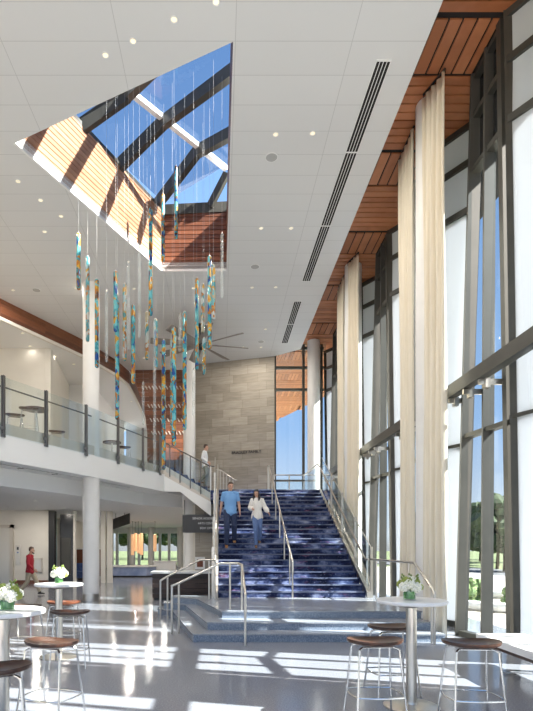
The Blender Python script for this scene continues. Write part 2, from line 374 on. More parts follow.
gl.build('glazing', 'skyglass', well)

# wood soffit along the window wall, boards across and boards along by turns
PER = 2.95; Y0S = [5.67+PER*k for k in range(-2, 6)]
def wall_x(y):
    y0 = 5.67-2*PER+PER*math.floor((y-(5.67-2*PER))/PER); t = y-y0
    if t <= 1.0: return 4.66
    if t <= 2.1: return 4.66+.58*(t-1.0)/1.1
    return 5.24-.58*(t-2.1)/.85
so_b, so_g = MB(), MB()
for y0 in Y0S:
    x = 3.36
    while x < 4.64:
        so_b.box(x, min(x+.20,4.66), y0+.03, y0+1.02, ZW, ZW+.03); x += .236
    y = y0+1.09
    while y < y0+PER-.09:
        so_b.hexa([(3.36,y,ZW),(wall_x(y),y,ZW),(wall_x(min(y+.165,y0+PER-.01)),y+.165,ZW),(3.36,y+.165,ZW)], [(3.36,y,ZW+.03),(wall_x(y),y,ZW+.03),(wall_x(min(y+.165,y0+PER-.01)),y+.165,ZW+.03),(3.36,y+.165,ZW+.03)]); y += .2
struct(so_b.build('ceiling_soffit', 'wood'))
struct(MB().box(3.3, 7.0, -1, 24, ZW+.032, ZW+.3).build('ceiling_soffit_backing', 'gap'))
# roof soffit continuing outside beyond the back window
ob = MB(); y = 23.4; i = 0
def xr(y): return 6.6 if y < 29 else 6.6-(y-29)*2.7/7
while y < 37:
    hgt = 1.05 if i % 2 == 0 else 1.9
    if i % 2 == 0:
        x = -1
        while x < xr(y)-.1: ob.box(x, min(x+.145, xr(y+hgt)), y, min(y+hgt-.04,37), ZW, ZW+.03); x += .168
    else:
        yy = y
        while yy < min(y+hgt-.05, 37): ob.box(-1, xr(yy), yy, yy+.125, ZW, ZW+.03); yy += .148
    y += hgt; i += 1
struct(ob.build('ceiling_eave', 'wood'))
struct(MB().prism([(-1,23.3),(6.6,23.3),(6.6,29),(3.5,37.1),(-1,37.1)], ZW+.031, ZW+.3).build('ceiling_eave_backing', 'gap'))

# ------------------------------------------------------------------ saw-tooth window wall
def window_bay(idx, y0):
    r = struct(thing('window_%d'%idx, 'w', 'w', (4.66,y0+.5,0))); del r['label']; del r['category']
    bn, bm_, bf = (4.78,y0-.07), (4.63,y0+.58), (4.47,y0+1.23)
    tn, tm, tf = (4.64,y0), (4.65,y0+.5), (4.66,y0+1.0)
    def lerp(a, b, z): k = z/ZW; return (a[0]+(b[0]-a[0])*k, a[1]+(b[1]-a[1])*k)
    fr = MB(); fin = MB()
    for (b, t), m_, dx, dy in (((bn,tn),fr,.2,.13),((bm_,tm),fin,.2,.05),((bf,tf),fin,.22,.06)):
        fin_ = m_
        fin_.hexa([(b[0],b[1],0),(b[0]+dx,b[1],0),(b[0]+dx,b[1]+dy,0),(b[0],b[1]+dy,0)], [(t[0],t[1],ZW),(t[0]+dx,t[1],ZW),(t[0]+dx,t[1]+dy,ZW),(t[0],t[1]+dy,ZW)])
    for z, hgt in ((0,.1),(3.72,.08),(8.62,.1),(9.62,.09),(ZW-.1,.1)):
        a0, a1 = lerp(bn,tn,z), lerp(bf,tf,z)
        fr.bar((a0[0]+.12,a0[1],z+hgt/2),(a1[0]+.12,a1[1],z+hgt/2), .16, hgt)
    # white panels on the angled face
    P0t, P0b = Vector((5.22,y0+2.10)), Vector((4.99,y0+2.32)); P1t, P1b = Vector((4.70,y0+PER-.06)), Vector((4.84,y0+PER-.12))
    def P0(z): return P0b.lerp(P0t, z/ZW)
    def P1(z): return P1b.lerp(P1t, z/ZW)
    d = (P1t-P0t).normalized(); nn = Vector((-d.y,d.x))
    for z, hgt in ((0,.12),(3.78,.06),(8.6,.12),(9.58,.12),(ZW-.12,.12)):
        a, b = P0(z), P1(z); fr.bar((a.x,a.y,z+hgt/2),(b.x,b.y,z+hgt/2), .14, hgt)
    fr.hexa([(P1b.x-.07,P1b.y-.06,0),(P1b.x+.05,P1b.y-.1,0),(P1b.x+.09,P1b.y,0),(P1b.x-.02,P1b.y+.02,0)], [(P1t.x-.07,P1t.y-.06,ZW),(P1t.x+.05,P1t.y-.1,ZW),(P1t.x+.09,P1t.y,ZW),(P1t.x-.02,P1t.y+.02,ZW)])
    fr.bar((P0b.x,P0b.y,0),(P0t.x,P0t.y,ZW), .06,.06,(0,1,0))
    for z in (0,3.72,8.62,9.62,ZW-.1):
        a, b = lerp(bf,tf,z), P0(z); fr.bar((a[0]+.2,a[1]+.05,z+.04),(b.x,b.y,z+.04), .08,.08)
    fr.build('window_frame', 'bronze', r); fin.build('fins', 'bronze_fin', r)
    g = MB()
    g.hexa([(bn[0]+.17,bn[1],0),(bf[0]+.17,bf[1],0),(bf[0]+.18,bf[1],0),(bn[0]+.18,bn[1],0)], [(tn[0]+.17,tn[1],8.65),(tf[0]+.17,tf[1],8.65),(tf[0]+.18,tf[1],8.65),(tn[0]+.18,tn[1],8.65)])
    q0, q1 = P0(.1), P0(8.65)
    b0, t0 = Vector((bf[0]+.2,bf[1]+.05)), Vector((tf[0]+.2,tf[1]+.05)); bm0, tm0 = b0.lerp(q0,.35), t0.lerp(q1,.35)
    def sheet(mb, a, b, c_, d_): mb.hexa([(a.x,a.y,.1),(b.x,b.y,.1),(b.x+.01,b.y,.1),(a.x+.01,a.y,.1)], [(c_.x,c_.y,8.65),(d_.x,d_.y,8.65),(d_.x+.01,d_.y,8.65),(c_.x+.01,c_.y,8.65)])
    sheet(g, b0, bm0, t0, tm0)
    g.build('pane', 'glass', r)
    s = MB(); s.wallseg((tn[0]+.17,tn[1]),(tf[0]+.17,tf[1]), .02, 8.65, ZW-.02); s.wallseg((tf[0]+.2,tf[1]+.05),(P0t.x,P0t.y), .02, 8.65, ZW-.02); s.build('spandrel_panel', 'spandrel', r)
    sh = MB(); sh.hexa([(P0b.x,P0b.y,.1),(P1b.x,P1b.y,.1),(P1b.x+nn.x*.012,P1b.y+nn.y*.012,.1),(P0b.x+nn.x*.012,P0b.y+nn.y*.012,.1)], [(P0t.x,P0t.y,ZW),(P1t.x,P1t.y,ZW),(P1t.x+nn.x*.012,P1t.y+nn.y*.012,ZW),(P0t.x+nn.x*.012,P0t.y+nn.y*.012,ZW)])
    sheet(sh, bm0, q0, tm0, q1); sh.build('roller_shade', 'shade', r)  # extra shade on the edge-on return, added to narrow the floor sun bands
for i, y0 in enumerate(Y0S): window_bay(i+1, y0)
# steel channel rail running along the window wall
rl = thing('channel_rail', 'long grey steel channel rail running level along the tall window wall', 'rail', (4.33,12,4.6))
rb = MB(); rb.box(4.31,4.35,3,21.5,4.5,4.73); rb.box(4.33,4.47,3,21.5,4.71,4.73); rb.box(4.33,4.47,3,21.5,4.5,4.52); rb.build('channel', 'bronze', rl)
for y0 in Y0S[1:]:
    for t in (.06,.62,1.2):
        MB().box(4.33,4.75,y0+t,y0+t+.05,4.40,4.49).box(4.42,4.5,y0+t-.03,y0+t+.08,4.34,4.50).build('bracket', 'steel', rl)

# columns and drapes
def column(x, y, z0, z1, r, label, shoe=True):
    t = thing('round_column', label, 'column', (x,y,z0), 'round white columns'); t['kind'] = 'structure'
    MB().cyl(x, y, z0, z1, r, 32).build('shaft', 'column', t, True)
    if shoe: MB().cyl(x, y, z0, z0+.22, r+.012, 32).build('base_band', 'steel', t, True)
    return t
column(4.15,10.3,0,ZW-.02,.26,'round cream column behind the nearest drapes by the window wall')
column(4.15,16.2,0,ZW-.02,.26,'round cream column behind the farther drapes by the window wall')
column(3.98,22.1,0,ZW-.02,.26,'bare round white column at the top of the staircase')
column(-4.04,16.3,0,ZC,.255,'tall round white column rising through the balcony edge on the left')
column(-1.28,21.7,0,ZC,.25,'round column beside the stone wall behind the box office sign')
def drape(a, b, z0, z1, folds, amp, label, flare=0):
    a, b = Vector(a), Vector(b); d = b-a; nn = Vector((-d.y,d.x)).normalized()
    N = folds*10; Kz = 24; mb = MB(); vs = []
    ph = random.random()*6
    for j in range(Kz+1):
        k = j/Kz; z = z1+(z0-z1)*k; row = []
        for i in range(N+1):
            s = i/N; sp = .5+(s-.5)*(1+flare*k+.04*math.sin(7*k+ph))
            am = amp*(.75+.35*k)*(1+.25*math.sin(3.1*s*folds+ph)); o = math.sin(s*folds*2*math.pi+.5*math.sin(4*k+ph))*am+.012*math.sin(s*folds*5+9*k)
            p = a+d*sp+nn*o; row.append(mb.bm.verts.new(Vector((p.x,p.y,z))))
        vs.append(row)
    for r1, r2 in zip(vs, vs[1:]):
        for i in range(N): mb.bm.faces.new((r1[i],r1[i+1],r2[i+1],r2[i]))
    t = thing('window_drape', label, 'curtain', (a.x,a.y,z0), 'floor length cream drapes')
    o = mb.build('cloth', 'fabric', t, 'all'); m = o.modifiers.new('s','SOLIDIFY'); m.thickness = .008
    h = MB(); h.bar((a.x,a.y,z1+.06),(b.x,b.y,z1+.06), .03,.03)
    for i in range(folds+1):
        p = a+d*i/folds; h.tube([(p.x,p.y,z1-.02),(p.x,p.y,z1+.05)], .008, 6)
    h.build('track', 'black', t)
    return t
drape((4.10,9.47),(3.92,10.02),.02,10.33,4,.05,'cream drape in front of the nearest window column, at its right',.1)
drape((4.02,10.76),(4.02,11.62),.02,10.33,4,.055,'cream drape just behind the nearest window column, at its left')
drape((4.10,15.37),(3.92,15.95),.02,10.33,4,.05,'cream drape in front of the second window column, at its right',.1)
drape((3.98,16.66),(3.98,17.55),.02,10.33,4,.055,'cream drape just behind the second window column, at its left')

# ------------------------------------------------------------------ back wall
sw = MB(); L = math.hypot(3.5,1.0)
sw.box(0,L,0,.3,0,ZC); o = struct(sw.build('wall_back', 'stone')); o.location = (-1.15,23.43,0); o.rotation_euler = (0,0,math.atan2(-1.0,3.45))
struct(MB().box(-1.0,3.75,20.9,21.1,0,3.4).build('wall_under_landing', 'stone'))
wb = struct(thing('window_9','w','w',(3.3,22.6,0))); del wb['label']; del wb['category']
f9 = MB()
for x in (2.38,3.62,4.4): f9.box(x-.05,x+.05,22.5,22.65,0,ZW)
for z in (3.7,8.5,9.45,ZW-.15): f9.box(2.38,4.5,22.52,22.63,z-.05,z+.06)
f9.build('window_frame', 'bronze', wb); MB().box(2.38,4.6,22.57,22.58,0,ZW).build('pane', 'glass', wb)
struct(MB().box(2.2,3.36,21.6,22.7,ZW-.02,ZW+.3).build('trim_2', 'gap'))
def text(body, name, size, m, parent, loc, rot=(math.pi/2,0,0), align='LEFT', ext=.01):
    cu = bpy.data.curves.new(name, 'FONT'); cu.body = body; cu.size = size; cu.extrude = ext; cu.align_x = align
    o = bpy.data.objects.new(name, cu); COL.objects.link(o); bpy.context.view_layer.update()
    me = bpy.data.meshes.new_from_object(o.evaluated_get(bpy.context.evaluated_depsgraph_get())); bpy.data.objects.remove(o)
    o = link(name, me, m); o.location = loc; o.rotation_euler = rot
    if parent is not None:
        o.parent = parent; o.matrix_parent_inverse = WM[parent.name].inverted()
    return o
rz = math.atan2(-1.0,3.45)
tp = at(231.5,454.5,23.02)
let = text('BRADLEY FAMILY', 'wall_lettering', .172, 'darktext', None, (tp.x, 23.43-(tp.x+1.15)*.29-.04, tp.z), (math.pi/2,0,rz), ext=.02)
tag(let, 'dark raised letters reading BRADLEY FAMILY on the stone wall', 'lettering')

# ------------------------------------------------------------------ platform steps and grand staircase
ZPF = .43; R3 = ZPF/3
steps = struct(thing('stair_platform','p','p',(2,12,0))); steps['label'] = 'speckled blue grey terrazzo platform with three steps at its front'; steps['category'] = 'steps'
lv = [((-.47,9.19),(-1.1,12.35),(-1.55,13.0)), ((-.23,9.63),(-.83,12.57),(-1.4,13.0)), ((.04,10.16),(-.55,12.6),(-1.2,13.0))]
for i, (f1, f2, f3) in enumerate(lv):
    poly = [f1,(3.98,f1[1]),(3.98,19.0),(-.05,19.0),(-.05,13.4),(f3[0],13.4),f3,f2]
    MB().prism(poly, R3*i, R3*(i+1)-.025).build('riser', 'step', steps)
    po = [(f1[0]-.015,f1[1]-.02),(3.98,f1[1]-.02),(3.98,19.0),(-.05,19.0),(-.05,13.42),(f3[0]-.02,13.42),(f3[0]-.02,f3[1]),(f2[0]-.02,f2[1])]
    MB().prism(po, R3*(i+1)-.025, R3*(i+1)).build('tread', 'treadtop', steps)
NS, RS, TR, YS, XL, XR_ = 22, 3.32/22, .279, 12.87, -.05, 3.6
ZL = ZPF+NS*RS
gs = thing('grand_staircase', 'wide straight staircase with blue patterned carpet up to the landing', 'staircase', (1.8,YS,ZPF)); gs['kind'] = 'thing'
cp = MB()
prof = [(YS,ZPF)]
for k in range(1,NS+1):
    yk = YS+TR*(k-1); prof += [(yk,ZPF+RS*k)] + [(yk+TR,ZPF+RS*k)]
und = [(YS+TR*NS, ZL-.3),(YS+.35, ZPF)]
cp.extr([(XL,y,z) for y,z in prof+und], (XR_-XL,0,0)); cp.build('carpet', 'carpet', gs)
nz_ = MB()
for k in range(1,NS+1): yk = YS+TR*(k-1); nz_.box(XL+.02,XR_-.02,yk-.014,yk+.03,ZPF+RS*k-.03,ZPF+RS*k+.004)
M['nosing'] = noisy('sunlit_nosing', (.06,.08,.15), (.20,.22,.30), 2.2, .6, (.6,2,2))  # pale streaks in the colour stand in for sun catching the step edges
nz_.build('nosing', 'nosing', gs)
sl = TR*(NS-1); RSl = RS*(NS-1)
for x in (XL-.09, XR_):
    MB().extr([(x,YS-.12,ZPF),(x,YS+TR*NS,ZL-.35),(x,YS+TR*NS,ZL+.06),(x,YS-.02,ZPF+.22),(x,YS-.12,ZPF+.14)], (.09,0,0)).build('stringer', 'steel' if x > 0 else 'pewter', gs)
M['cream_trim'] = mat('cream_trim', (.6,.55,.48), .5)
def zline(y): return ZPF+(y-YS)*RS/TR
def stair_guard(x, label, xi, posts=True):
    g = thing('glass_guard', label, 'railing', (x,YS,ZPF), 'stair guards')
    for k in range(4):
        ya, yb = YS-.05+k*1.53, YS-.05+(k+1)*1.53-.04
        MB().extr([(x-.006,ya,zline(ya)+.1),(x-.006,yb,zline(yb)+.1),(x-.006,yb,zline(yb)+1.22),(x-.006,ya,zline(ya)+1.22)], (.014,0,0)).build('glass_panel', 'railglass', g)
        MB().box(x-.03,x+.03,ya-.05,ya-.01,zline(ya)-.02,zline(ya)+1.28).build('post', 'steel', g)
    y2 = YS+TR*NS
    MB().tube([(xi,YS-.35,ZPF+.95),(xi,YS-.05,ZPF+.95),(xi,y2-.1,zline(y2)+.93),(xi,y2+.05,zline(y2)+.95)], .024, 10).build('handrail', 'steel', g, True)
    MB().tube([(x,YS-.05,zline(YS)+1.24),(x,y2,zline(y2)+1.2)], .012, 8).build('cap_rail', 'steel', g, True)
    return g
stair_guard(XR_+.125, 'glass guard with steel handrail up the window side of the staircase', XR_-.02)
stair_guard(XL-.125, 'glass guard with steel posts up the stone wall side of the staircase', XL-.02)
# middle handrail
mh = thing('stair_handrail', 'double post brown steel handrail up the middle of the carpeted staircase', 'handrail', (1.78,YS,ZPF))
xm = 1.78; y2 = YS+TR*NS
MB().tube([(xm,YS-.1,ZPF+.6),(xm,YS-.1,ZPF+.90),(xm,y2,ZL+.90),(xm,y2+.25,ZL+.90),(xm,y2+.25,ZL+.02)], .024, 10).build('rail', 'steel', mh, True)
MB().tube([(xm,YS-.1,ZPF),(xm,YS-.1,ZPF+.62)], .022, 8).build('post', 'steel', mh, True)
for k in (2,6,10,14,18,22):
    yk = YS+TR*(k-1)+.12; MB().tube([(xm,yk,ZPF+RS*k),(xm,yk,zline(yk)+.90)], .018, 8).build('post', 'steel', mh, True)

# landing
struct(MB().box(-.35,4.0,19.0,22.5,ZL-.34,ZL).build('floor_landing', 'carpet'))
lg = thing('landing_guard', 'glass guard with steel rail along the landing in front of the back window', 'railing', (3,22.2,ZL))
MB().tube([(XR_-.02,19.12,ZL+.98),(XR_-.02,22.2,ZL+1.0),(2.3,22.2,ZL+1.0)], .025, 10).build('rail', 'steel', lg, True)
MB().box(2.3,XR_,22.2,22.212,ZL+.02,ZL+.85).box(XR_-.03,XR_-.018,19.25,22.2,ZL+.02,ZL+.9).build('glass_panel', 'railglass', lg)
for x in (2.32,2.95,XR_-.02): MB().box(x-.025,x+.025,22.16,22.24,ZL,ZL+1.0).build('post', 'steel', lg)
MB().box(2.3,XR_,22.15,22.25,ZL+.72,ZL+.80).build('lower_rail', 'darksteel', lg)
sr = thing('short_handrail', 'short sloping steel railing with pickets on the landing by the stone wall', 'railing', (.3,21.2,ZL))
MB().tube([(-.15,21.2,ZL+1.1),(.05,21.2,ZL+1.05),(.62,21.2,ZL+.66),(.7,21.2,ZL+.66)], .025, 8).build('rail', 'steel', sr, True)
for k in range(6):
    x = -.12+k*.13; MB().tube([(x,21.2,ZL),(x,21.2,ZL+1.06-max(0,x-.05)*.68)], .014, 6).build('picket', 'steel', sr, True)

# front platform rails
def rail_thing(name, label, path, posts, r=.024):
    t = thing(name, label, 'handrail', path[0], 'platform handrails'); MB().tube(path, r, 10).build('rail', 'steel', t, True)
    for a, b in posts: MB().tube([a, b], .021, 8).build('post', 'steel', t, True)
    return t
rail_thing('platform_handrail', 'steel handrail wrapping the front corner of the platform steps',
    [(.43,8.85,.55),(.43,8.85,.86),(.43,9.0,.93),(.43,10.2,1.33),(.36,10.35,1.35),(.0,10.42,1.35),(-.82,10.08,.97),(-.93,10.04,.93),(-.93,10.04,.5)],
    [((.43,8.85,0),(.43,8.85,.6)),((.43,10.28,ZPF),(.43,10.26,1.34)),((.2,10.38,ZPF),(.2,10.38,1.34)),((-.93,10.04,0),(-.93,10.04,.6)),((-.8,10.09,0),(-.8,10.09,.97))])
rail_thing('platform_handrail', 'steel handrail at the far left end of the platform steps',
    [(-1.38,12.05,.4),(-1.38,12.05,.9),(-1.25,12.1,.98),(-.48,12.4,1.37),(-.1,12.5,1.37)],
    [((-1.38,12.05,0),(-1.38,12.05,.5)),((-1.22,12.1,0),(-1.22,12.1,.98)),((-.26,12.45,ZPF),(-.26,12.45,1.37)),((-.12,12.5,ZPF),(-.12,12.5,1.37))])
rail_thing('platform_handrail', 'steel handrail beside the window columns on the platform steps',
    [(3.68,8.92,.4),(3.68,8.92,.86),(3.69,9.05,.95),(3.70,9.9,1.38),(3.70,12.75,1.38)],
    [((3.68,8.92,0),(3.68,8.92,.5)),((3.69,9.06,0),(3.69,9.06,.95)),((3.70,10.2,ZPF),(3.70,10.2,1.38)),((3.70,12.3,ZPF),(3.70,12.3,1.38))])

# ------------------------------------------------------------------ balcony on the left
ZB = 4.8
E = [(-11.5,2.0),(-9.5,6.0),(-7.4,9.7),(-5.46,12.9),(-4.68,14.4),(-3.93,15.85),(-3.35,17.25),(-2.84,18.56),(-2.45,19.5),(-2.14,20.25)]
def offE(d):
    out = []
    for i, p in enumerate(E):
        a = Vector(E[max(0,i-1)]); b = Vector(E[min(len(E)-1,i+1)]); t = (b-a).normalized(); out.append((p[0]-t.y*d, p[1]+t.x*d))
    return out
back = [(-1.6,21.9),(-1.6,34.0),(-16,34.0),(-16,2.0)]
struct(MB().prism(E+back, 3.83, 4.5).build('floor_balcony', 'white'))
E2 = offE(.06); struct(MB().prism(E2+back, 4.5, ZB).build('trim_3', 'pewter'))
E3 = offE(.98); struct(MB().prism(E3+back, 3.34, 3.83).build('ceiling_lower', 'white'))
def edge_at(px, pts=E):
    k = (px-CX)/F
    for a, b in zip(pts, pts[1:]):
        fa, fb = a[0]-k*a[1], b[0]-k*b[1]
        if fa*fb <= 0: t = fa/(fa-fb); return Vector((a[0]+(b[0]-a[0])*t, a[1]+(b[1]-a[1])*t))
bgd = thing('balcony_guard', 'glass balcony guard with dark posts along the upper floor edge', 'railing', (-4,15.5,ZB), 'balcony guards')
pp = [-140,-90,-40,3,46,86,118,143,160]; pts_ = [edge_at(p) for p in pp]
for a, b in zip(pts_, pts_[1:]):
    d = (b-a).normalized(); a2, b2 = a+d*.05, b-d*.05
    MB().wallseg(a2, b2, -.014, 4.47, 5.93).build('glass_panel', 'railglass', bgd)
for p in pts_:
    m_ = MB(); m_.box(p.x-.035,p.x-.005,p.y-.05,p.y+.05,4.42,5.96); m_.box(p.x+.012,p.x+.042,p.y-.05,p.y+.05,4.42,5.96); m_.box(p.x-.05,p.x+.06,p.y-.07,p.y+.02,4.42,4.5); m_.box(p.x-.05,p.x+.06,p.y-.07,p.y+.02,4.6,4.68)
    m_.build('post', 'darksteel', bgd)
MB().tube([(p.x-.1,p.y+.05,5.72) for p in pts_], .022, 8).build('handrail', 'darksteel', bgd, True)
# slot diffusers in the balcony soffit
for i, (p0, p1) in enumerate(((-45,-3),(0,21),(24,55),(58,83),(99,130))):
    a0, b0 = edge_at(p0, offE(.42)), edge_at(p1, offE(.42))
    t = thing('slot_diffuser', 'dark linear air slot under the balcony, %s from the near end'%ORD[i], 'vent', (a0.x,a0.y,3.8), 'balcony soffit air slots')
    MB().wallseg(a0, b0, .26, 3.812, 3.829).build('slot', 'gap', t); q = MB()
    for d_ in (.0,.08,.16,.24):
        a, b = off(a0, b0, d_); q.wallseg(a, b, .022, 3.80, 3.828)
    q.build('blades', 'white', t)
# short flight from the balcony down to the landing
fs = thing('side_flight', 'short flight of steps from the balcony down to the landing', 'steps', (-1.2,20.8,ZL))
yf = 20.2
MB().extr([(-2.3,yf,4.52),(-.35,yf,3.43),(-.35,yf,2.88),(-1.55,yf,3.83),(-2.3,yf,3.83)], (0,.1,0)).build('stringer', 'white', fs)
MB().extr([(-2.3,yf+.02,4.84),(-2.14,yf+.02,4.84),(-.35,yf+.02,3.78),(-.35,yf+.02,3.43),(-2.3,yf+.02,4.52)], (0,.08,0)).build('curb', 'pewter', fs)
cs = MB()
for k in range(7): cs.box(-.25-k*.256-.256,-.25-k*.256, yf+.12, yf+1.1, ZL-.3+k*.1, ZL+(k+1)*.15)
cs.build('treads', 'carpet', fs)
sg = thing('balcony_guard', 'sloping dark rail guard on the short flight beside the man in white', 'railing', (-1.2,yf,ZL), 'balcony guards')
MB().tube([(-2.1,yf-.03,5.71),(-.4,yf-.03,4.82),(-.2,yf-.03,4.80)], .025, 8).build('handrail', 'darksteel', sg, True)
MB().extr([(-2.1,yf-.022,4.6),(-.38,yf-.022,3.55),(-.38,yf-.022,4.72),(-2.1,yf-.022,5.6)], (0,.012,0)).build('glass_panel', 'railglass', sg)
for x in (-1.95,-1.55,-1.15,-.75,-.36): MB().box(x-.02,x+.02,yf-.05,yf-.006,3.5+(-.35-x)*.56,4.80+(-.35-x)*.52).build('post', 'darksteel' if x < -.5 else 'steel', sg)

# upper floor room: wood fascia, ceiling, walls
wf, wfl = MB(), MB()
lc = [p for p in left_curve]+[(-4.25,26),(-4.35,30),(-4.6,34)]
for a, b in zip(lc, lc[1:]):
    for k in range(5): wf.wallseg(a, b, .03, 9.32+k*.118, 9.32+k*.118+.108)
    wfl.wallseg(a, b, .1, 9.20, 9.31)
struct(wf.build('trim_4', 'wood_dark')); struct(wfl.build('trim_5', 'cream'))
q = MB()
for a, b in zip(lc, lc[1:]):
    a1, b1 = off(a, b, .032); q.wallseg(a1, b1, .06, 9.3, ZC+.2)
struct(q.build('trim_6', 'gap'))
struct(MB().prism([(x-.05,y) for x,y in lc]+[(-16,34),(-16,-3)], 9.25, 9.4).build('ceiling_upper', 'white'))
struct(MB().box(-16,-6.45,19.8,20.1,ZB,9.3).build('wall_upper_left', 'cream'))
struct(MB().wallseg((-6.45,19.8),(-7.05,24.3),.2,ZB,9.3).build('wall_upper_recess', 'cream'))
struct(MB().box(-7.3,-5.9,24.3,24.5,ZB,9.3).box(-6.1,-5.9,24.5,32,ZB,9.3).build('wall_upper_return', 'white'))
struct(MB().box(-6.1,-1.5,33.8,34,ZB,9.9).build('wall_upper_far', 'white'))
struct(MB().box(-1.35,-1.15,24.4,34,6.6,9.9).build('wall_sun_block', 'white')); struct(MB().box(-4.7,-1.1,24.36,34,9.9,10.1).build('ceiling_sun_block', 'white'))  # unseen wall and roof slab added to cut sun entering the upper room
struct(MB().box(-16.2,-16,9,34,0,9.9).build('wall_left', 'cream'))
# wood feature wall with its curved left edge
YW = 24.15
wwl = MB(); z = ZB
def xleft(z):
    tbl = [(4.8,-3.38),(7.0,-3.38),(8.0,-3.5),(8.9,-3.78),(9.9,-4.2)]
    for (z0,x0),(z1,x1) in zip(tbl, tbl[1:]):
        if z <= z1: return x0+(x1-x0)*(z-z0)/(z1-z0)
    return -4.2
while z < ZC-.02:
    z1 = min(z+.20, ZC); wwl.hexa([(xleft(z),YW,z),(-1.1,YW,z),(-1.1,YW+.04,z),(xleft(z),YW+.04,z)], [(xleft(z1),YW,z1),(-1.1,YW,z1),(-1.1,YW+.04,z1),(xleft(z1),YW+.04,z1)]); z += .215
struct(wwl.build('wall_wood', 'wood_dark')); struct(MB().box(-3.3,-1.1,YW+.045,YW+.2,ZB,ZC).build('wall_wood_backing', 'gap'))
sl_ = MB()  # pale dashes modelled for the slanting light spots on the wood
for z in (9.0,8.15,7.5,6.9):
    x = xleft(z)+.25
    while x < -1.5: sl_.extr([(x,YW-.012,z),(x+.05,YW-.012,z),(x-.03,YW-.012,z+.16),(x-.08,YW-.012,z+.16)], (0,.011,0)); x += .16
tag(sl_.build('wall_light_dashes', 'pewter'), 'rows of small pale slanted dashes for light spots on the red wood wall', 'wall detail', kind='structure')
struct(MB().box(-3.3,-1.0,24.0,24.1,ZB,ZB+.9).build('baseboard_wood', 'darkwood'))

# ------------------------------------------------------------------ lower lobby under the balcony
struct(MB().box(-16,-7.75,23.5,23.75,0,3.4).build('wall_lower_left', 'cream'))
struct(MB().box(-16,-7.75,23.46,23.5,0,.18).build('baseboard_left', 'walnut_red'))
el = thing('elevator_door', 'stainless elevator door in the cream wall at far left', 'elevator door', (-10.4,23.45,0)); el['kind'] = 'thing'
MB().box(-11.6,-9.45,23.44,23.5,0.02,2.55).build('door_panel', 'steel', el)
fm = MB(); fm.box(-9.47,-9.30,23.38,23.5,0,2.68); fm.box(-11.8,-9.3,23.38,23.5,2.54,2.68); fm.box(-11.8,-11.6,23.38,23.5,0,2.68); fm.build('door_frame', 'pewter', el)
cpn = thing('call_panel', 'narrow steel elevator call panel on the cream wall', 'control panel', (-9.1,23.45,1.2))
pl_ = MB().box(-9.22,-9.02,23.46,23.5,.85,1.75).build('plate', 'steel', cpn); MB().box(-9.15,-9.09,23.45,23.46,1.4,1.46).build('button', 'navy', pl_)
MB().box(-9.16,-9.08,23.45,23.46,1.55,1.68).build('display', 'black', pl_)
dk = thing('wall_panel', 'grey steel access panel on the wall behind the man in red', 'panel', (-8.2,23.45,1))
MB().box(-8.40,-8.02,23.44,23.5,.55,1.18).build('plate', 'pewter', dk); MB().box(-8.34,-8.08,23.43,23.44,.62,1.11).build('inset', 'steel', dk)
dd = thing('door_1','x','x',(-7.2,23.6,0)); del dd['label']; del dd['category']; struct(dd)
MB().box(-7.72,-7.45,23.4,23.7,0,3.3).build('door_frame', 'black', dd); MB().box(-7.35,-6.72,23.9,24.0,0,3.2).build('door_leaf', 'spandrel', dd)
MB().box(-7.28,-6.85,23.86,23.9,.4,2.1).build('inset_panel', 'bronze_fin', dd); MB().box(-6.72,-6.62,23.8,24.0,0,3.34).build('jamb', 'cream', dd)
struct(MB().box(-5.55,-5.35,24.2,24.4,0,3.34).box(-5.28,-5.05,24.3,24.5,0,3.34).build('wall_lower_jamb', 'cream'))
struct(MB().box(-16,4,45,45.2,2.95,3.5).build('wall_far', 'white'))
struct(MB().box(-16,4,34,45.3,3.34,3.6).build('ceiling_far', 'white'))
struct(MB().box(-1.1,-.9,21.1,45,0,3.4).build('wall_lobby_right', 'cream'))
struct(MB().box(-9.4,-9.2,30,45,0,3.4).build('wall_lobby_left', 'cream'))
w10 = struct(thing('window_10','w','w',(-5,45,0))); del w10['label']; del w10['category']
fm = MB()
for x in (-14,-12.6,-11.2,-9.9,-8.9,-7.9,-7.0,-6.1,-5.2,-4.4,-3.6,-2.8,-2.0): fm.box(x-.11,x+.11,44.9,45.15,0,2.95)
fm.box(-16,-1,45,45.15,0,.12); fm.box(-16,-1,45,45.15,2.85,2.95); fm.build('window_frame', 'column', w10)
MB().box(-16,-1,45.06,45.07,0,2.95).build('pane', 'glass', w10)
for i, x in enumerate((-10.6,-7.35,-5.75,-3.3)): column(x,43.5,0,3.34,.26,'slim white column along the far lobby windows, %s from the left'%ORD[i], False)
def sofa(x, y, w_, label, m):
    t = thing('lounge_sofa', label, 'sofa', (x,y,0))
    MB().box(x-w_/2,x+w_/2,y-.4,y+.4,.12,.45).build('seat', m, t); MB().box(x-w_/2,x+w_/2,y+.25,y+.45,.45,.85).build('backrest', m, t)
    for sx in (-1,1):
        for sy in (-1,1): MB().cyl(x+sx*(w_/2-.08), y+sy*.32, 0, .13, .025, 8).build('leg', 'chrome', t)
    return t
sofa(-6.95,26.5,1.0,'navy blue lounge seat seen past the dark door behind the white column','navy')
cab = thing('wood_cabinet','red brown wood cabinet seen behind the navy lounge seat','cabinet',(-7.2,28,0))
MB().box(-8.2,-6.5,27.8,28.3,.1,1.55).build('body','wood_dark',cab); MB().box(-8.2,-6.5,27.78,28.32,1.55,1.6).build('top','solid',cab); MB().box(-8.1,-6.6,27.9,28.25,0,.1).build('plinth','black',cab)
for i in range(3): MB().box(-8.15+i*.55,-7.65+i*.55,27.77,27.8,.15,1.5).build('door','wood_dark',cab)
